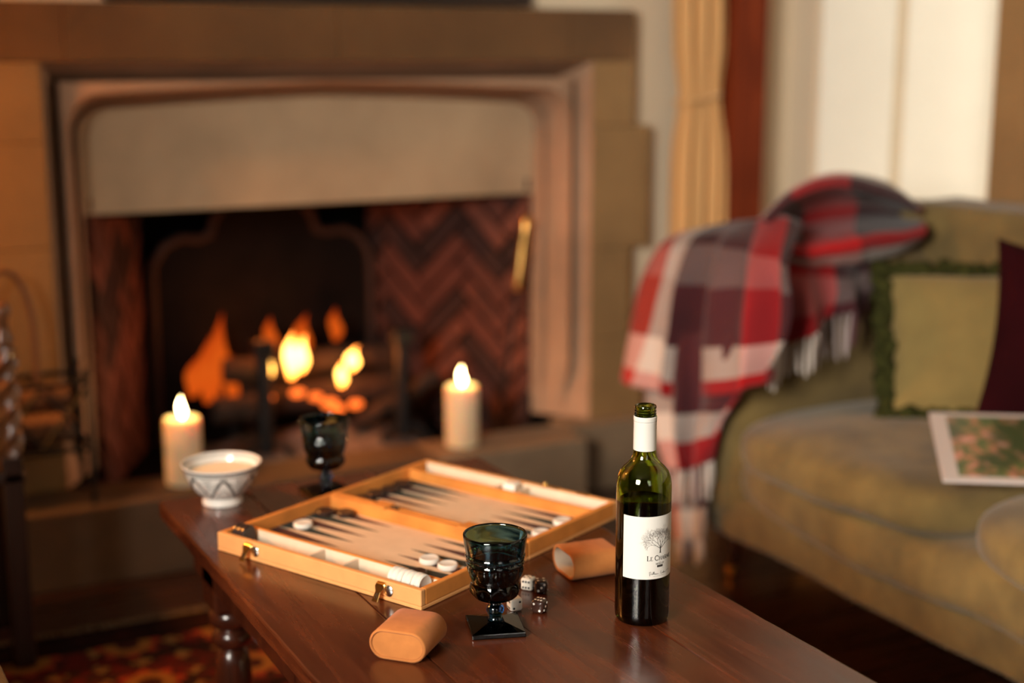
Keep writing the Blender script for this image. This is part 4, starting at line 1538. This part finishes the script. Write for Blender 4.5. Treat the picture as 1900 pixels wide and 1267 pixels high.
for S in (sig, sig2):
    PP = [catmull([Vector((a, b, 0)) for a, b in S], i * (len(S) - 1) / (len(S) * 5)) for i in range(len(S) * 5 + 1)]
    ribbon(sg, [(p.x, p.y) for p in PP], .00035, fmap)
ribbon(sg, [(-.010 + .018 * i / 14, .0722 + .0006 * i / 14) for i in range(15)], .0002, fmap)
sg.build('signature_print', INK, lo, world=False)

# ------------------------------------------------------------------ sofa
sf = thing('olive_sofa', 'olive green chenille sofa with rolled arm along the right wall', 'sofa', (2.33, 1.75, 0))
SY0, SY1 = .62, 2.80
mb = MB()
superbox(mb, (1.935, SY0, .115), (2.72, SY1, .235), n=14, e=14)
mb.build('base', SOFA, sf, smooth='all')
mb = MB()
superbox(mb, (1.885, SY0 + .18, .205), (2.12, SY1 - .17, .348), n=18, e=3.4)
mb.build('front_border', SOFA, sf, smooth='all')
for a, b in ((1.885, 2.590), (1.15, 1.88)):
    mb = MB()
    superbox(mb, (1.815, a, .325), (2.56, b, .462), n=18, e=3.4, puff=.12)
    mb.build('seat_cushion', SOFA, sf, smooth='all')
mb = MB()
superbox(mb, (2.50, SY0 + .05, .15), (2.755, SY1 + .12, .900), n=14, e=9)
mb.build('backrest', SOFA, sf, smooth='all')
for ya, yb, sgn in ((2.59, 2.82, 1), (.60, .83, -1)):
    mb = MB()
    superbox(mb, (1.93, ya, .13), (2.70, yb, .66), n=12, e=8)
    am = mb.build('arm', SOFA, sf, smooth='all')
    yc = (ya + yb) / 2 + sgn * .06
    mb = MB()
    superbox(mb, (1.925, yc - .165, .575), (2.70, yc + .165, .805), n=12, e=3.2)
    mb.build('arm_roll', SOFA, am, smooth='all')
for x in (1.985, 2.66):
    for y in (SY0 + .09, SY1 - .11, 1.71):
        lg = MB().lathe([(0, .03), (.012, .03), (.016, .05), (.024, .085), (.026, .13), (0, .13)], 14, MX((x, y, 0))).build('leg', TABLE_END, sf, smooth=40)
        MB().lathe([(0, -.008), (.016, -.008), (.018, 0), (.016, .008), (0, .008)], 14, MX((x, y, .0185)) @ Matrix.Rotation(PI / 2, 4, 'Y')).build('castor', BRASS, lg, smooth=40)


def frame_from(o_, ex, ey):
    ex = Vector(ex).normalized()
    ey = Vector(ey)
    ey = (ey - ex * ey.dot(ex)).normalized()
    ez = ex.cross(ey)
    M = Matrix(((ex.x, ey.x, ez.x, o_[0]), (ex.y, ey.y, ez.y, o_[1]), (ex.z, ey.z, ez.z, o_[2]), (0, 0, 0, 1)))
    return M


# unseen matching sofa across the rug, added to block low light to the kerb
s2 = thing('olive_sofa', 'second olive green sofa added left of the view to shade the hearth', 'sofa', (-.30, 1.62, 0.0115), PI, 'facing sofas')
sf['group'] = 'facing sofas'


def copy_parts(src, dst):
    for ch in [o for o in bpy.data.objects if o.parent == src]:
        c = ch.copy()
        C.objects.link(c)
        c.parent = dst
        MAT_OF[c.name] = MAT_OF[dst.name]
        copy_parts(ch, c)


copy_parts(sf, s2)

# ruched cushion leaning in the corner of the sofa
BLc, ex, ey = Vector((2.135, 2.335, .475)), Vector((.80, -.60, .02)).normalized(), Vector((.36, .47, .80)).normalized()
cc = BLc + ex * .25 + ey * .175
cu = thing('ruched_cushion', 'olive gold cushion with dark ruched edge leaning in the sofa corner', 'cushion', (cc.x, cc.y, .48))
Mc = frame_from(cc, ex, ey)
mb = MB()
rimp = pillow(mb, .50, .35, .13, Mc, pinch=.05)
mb.build('cover', SOFA_CUSH, cu, smooth='all')
rr = random.Random(5)
rm = MB()
nR = len(rimp)
for i in range(nR):
    p, q = rimp[i], rimp[(i + 1) % nR]
    out = (p - cc).normalized()
    for k in range(4):
        s = p.lerp(q, k / 4)
        a = s + out * (.020 + rr.uniform(-.016, .014)) + Vector((0, 0, rr.uniform(-.007, .007)))
        rm.ball(a, rr.uniform(.013, .021), 6, 4, (1, 1, rr.uniform(.7, 1.3)))
o = rm.build('ruched_edge', RUCHE, cu, smooth=60)
o['kind'] = 'stuff'

# maroon velvet cushion at the right edge of the view
BLm, ex, ey = Vector((2.19, 2.125, .505)), Vector((.80, -.55, -.14)).normalized(), Vector((.50, .02, .80)).normalized()
ey = (ey - ex * ey.dot(ex)).normalized()
cc = BLm + ex * .19 + ey * .19
cu = thing('velvet_cushion', 'dark maroon velvet cushion propped at the right of the sofa', 'cushion', (cc.x, cc.y, .48))
mb = MB()
pillow(mb, .40, .40, .12, frame_from(cc, ex, ey), pinch=.10)
mb.build('cover', MAROON, cu, smooth='all')

# magazine on the seat
mg = thing('magazine', 'glossy magazine with pink and green cover photograph on the sofa seat', 'magazine', (2.00, 1.95, .49))
O = Vector((1.884, 1.90, .470))
ex, ey = Vector((.79, -.61, 0.02)), Vector((.139, .181, .050)).normalized()
Mm = frame_from(O, ex, ey)
MB().box((0, 0, 0), (.215, .285, .006), Mm).build('pages', PAPER, mg, bevel=.001)
k = NT('cover_photograph')
vv = k.coords('Object', (1, 1, 1))
n1 = k.noise(vv, 22, 4, .6, 1.2)
n2 = k.noise(k.coords('Object', (1.3, .8, 1)), 11, 2)
c_ = k.ramp(n1, [(.30, (.03, .05, .02)), (.45, (.10, .13, .04)), (.55, (.42, .16, .09)), (.66, (.50, .26, .20)), (.8, (.62, .48, .42))])
c_ = k.mix(k.ramp(n2, [(.5, (0, 0, 0)), (.62, (1, 1, 1))]), c_, (.045, .06, .022))
k.l(c_, k.b.inputs['Base Color'])
k.b.inputs['Roughness'].default_value = .3
MB().box((.028, .018, .006), (.213, .268, .0066), Mm).build('cover_picture', k.m, mg)
MB().tube([Mm @ Vector((0, 0.001, .003)), Mm @ Vector((0, .284, .003))], .0035, 8).build('spine', PAPER, mg, smooth=True)

# ------------------------------------------------------------------ plaid blanket over the arm
bk = thing('plaid_blanket', 'red, grey and cream plaid wool blanket draped over the sofa arm', 'blanket', (1.95, 2.74, .1))
A1 = [
  [(2.05, 3.042, 0.804), (2.05, 2.951, 0.825), (2.05, 2.86, 0.845), (2.05, 2.783, 0.861), (2.05, 2.709, 0.875), (2.05, 2.628, 0.889), (2.05, 2.551, 0.880)],
  [(1.93, 2.934, 0.792), (1.93, 2.845, 0.809), (1.93, 2.755, 0.819), (1.93, 2.669, 0.823), (1.93, 2.586, 0.82), (1.93, 2.507, 0.818), (1.93, 2.431, 0.81)],
  [(1.9, 2.955, 0.703), (1.87, 2.813, 0.706), (1.9, 2.75, 0.7), (1.885, 2.632, 0.712), (1.86, 2.497, 0.735), (1.9, 2.454, 0.738), (1.92, 2.396, 0.739)],
  [(1.885, 2.98, 0.578), (1.85, 2.82, 0.582), (1.9, 2.779, 0.571), (1.89, 2.654, 0.595), (1.845, 2.49, 0.629), (1.885, 2.447, 0.639), (1.91, 2.396, 0.652)],
  [(1.875, 3.022, 0.445), (1.84, 2.848, 0.45), (1.895, 2.796, 0.442), (1.885, 2.663, 0.474), (1.835, 2.491, 0.523), (1.875, 2.467, 0.539), (1.9, 2.449, 0.559)]]
A2 = [
  [(1.9, 2.958, 0.566), (1.88, 2.807, 0.594), (1.905, 2.731, 0.605), (1.875, 2.582, 0.634), (1.9, 2.516, 0.644)],
  [(1.9, 2.94, 0.417), (1.87, 2.786, 0.447), (1.905, 2.735, 0.454), (1.865, 2.572, 0.494), (1.9, 2.548, 0.501)],
  [(1.895, 2.887, 0.332), (1.865, 2.768, 0.358), (1.905, 2.754, 0.356), (1.865, 2.625, 0.405), (1.9, 2.607, 0.431)],
  [(1.895, 2.84, 0.25), (1.86, 2.741, 0.275), (1.9, 2.751, 0.267), (1.87, 2.66, 0.308), (1.9, 2.656, 0.328)]]
A3 = [
  [(1.91, 2.864, 0.28), (1.9, 2.797, 0.299), (1.915, 2.759, 0.306), (1.905, 2.692, 0.331)],
  [(1.91, 2.847, 0.159), (1.895, 2.78, 0.181), (1.915, 2.761, 0.183), (1.9, 2.683, 0.214)],
  [(1.91, 2.831, 0.065), (1.89, 2.761, 0.086), (1.915, 2.754, 0.084), (1.895, 2.681, 0.117)]]
CC = [
  [(1.998, 2.66, 0.857), (2.061, 2.66, 0.848), (2.141, 2.66, 0.83), (2.222, 2.66, 0.813), (2.306, 2.66, 0.801), (2.356, 2.66, 0.798)],
  [(1.949, 2.58, 0.802), (2.01, 2.58, 0.785), (2.096, 2.59, 0.766), (2.167, 2.58, 0.756), (2.249, 2.59, 0.749), (2.295, 2.59, 0.752)],
  [(1.93, 2.54, 0.711), (1.998, 2.55, 0.704), (2.05, 2.52, 0.71), (2.153, 2.55, 0.71), (2.19, 2.52, 0.725), (2.264, 2.56, 0.726)],
  [(1.927, 2.51, 0.599), (1.995, 2.53, 0.598), (2.03, 2.49, 0.636), (2.131, 2.53, 0.658), (2.168, 2.5, 0.685), (2.251, 2.55, 0.69)]]
BB = [
  [(2.017, 2.6, 0.795), (2.111, 2.6, 0.773), (2.207, 2.6, 0.769), (2.305, 2.6, 0.773), (2.388, 2.6, 0.784), (2.438, 2.6, 0.8)],
  [(1.962, 2.55, 0.835), (2.069, 2.55, 0.81), (2.163, 2.55, 0.814), (2.258, 2.55, 0.823), (2.356, 2.55, 0.83), (2.42, 2.55, 0.84)],
  [(1.999, 2.6, 0.852), (2.093, 2.6, 0.834), (2.187, 2.6, 0.837), (2.284, 2.6, 0.844), (2.384, 2.6, 0.843), (2.455, 2.6, 0.852)],
  [(2.107, 2.73, 0.844), (2.195, 2.73, 0.852), (2.294, 2.73, 0.86), (2.396, 2.73, 0.859), (2.493, 2.73, 0.85), (2.564, 2.73, 0.846)],
  [(2.122, 2.73, 0.869), (2.193, 2.73, 0.898), (2.292, 2.73, 0.906), (2.394, 2.73, 0.899), (2.482, 2.73, 0.877), (2.554, 2.73, 0.86)],
  [(1.998, 2.62, 0.88), (2.073, 2.62, 0.929), (2.173, 2.62, 0.953), (2.279, 2.62, 0.942), (2.38, 2.62, 0.915), (2.465, 2.62, 0.879)],
  [(2.051, 2.7, 0.882), (2.135, 2.7, 0.942), (2.247, 2.7, 0.969), (2.364, 2.7, 0.958), (2.46, 2.7, 0.925), (2.546, 2.7, 0.877)],
  [(2.197, 2.88, 0.83), (2.297, 2.88, 0.872), (2.417, 2.88, 0.887), (2.525, 2.88, 0.882), (2.618, 2.88, 0.864), (2.696, 2.88, 0.817)]]
_, pa1 = cloth_patch(A1, 'front_fall', bk, PLAID, 70, 40, (.055, .02), folds=4.2, famp=.022)
_, pa2 = cloth_patch(A2, 'lower_fall', bk, PLAID, 48, 36, (.10, .27), folds=3.2, famp=.016)
_, pa3 = cloth_patch(A3, 'under_layer', bk, PLAID, 24, 24, (.05, .30), wob=.003)
_, pcc = cloth_patch(CC, 'inner_fall', bk, PLAID, 44, 30, (.38, .06), folds=3.0, famp=.016, fdir=(0, -1, 0))
_, pbb = cloth_patch(BB, 'gathered_fold', bk, PLAID, 60, 60, (.36, .44), wob=.010)

TAS = {'cream': mat('tassel_cream', (.62, .54, .48), .95), 'grey': mat('tassel_grey', (.34, .27, .26), .95), 'plum': mat('tassel_plum', (.10, .035, .045), .95), 'pink': mat('tassel_pink', (.50, .24, .20), .95)}


def tassels(row, n, L_, cols, out):
    for i in range(n):
        f = (i + .5) / n * (len(row) - 1)
        k_ = min(int(f), len(row) - 2)
        p = row[k_].lerp(row[k_ + 1], f - k_)
        ll = L_ * random.uniform(.85, 1.12)
        dx, dy = random.uniform(-.008, .008), random.uniform(-.008, .008)
        pts = [p + Vector(out) * .002, p + Vector((dx * .4, dy * .4, -ll * .4)), p + Vector((dx * .9, dy * .6, -ll * .8)), p + Vector((dx, dy, -ll))]
        MB().tube(pts, [.0028, .0040, .0036, .0022], 6).build('tassel', TAS[cols[int(i / n * len(cols))]], bk, smooth=True)


tassels(pcc[-1][:int(.62 * 44)], 14, .085, ['cream', 'cream', 'cream', 'grey'], (0, -1, 0))
tassels(pcc[-1][int(.62 * 44):], 9, .10, ['grey', 'plum', 'plum'], (0, -1, 0))
tassels(pa2[-1], 20, .085, ['cream', 'cream', 'grey', 'cream'], (-1, 0, 0))
tassels(pa3[-1], 14, .060, ['cream', 'grey', 'cream'], (-1, 0, 0))
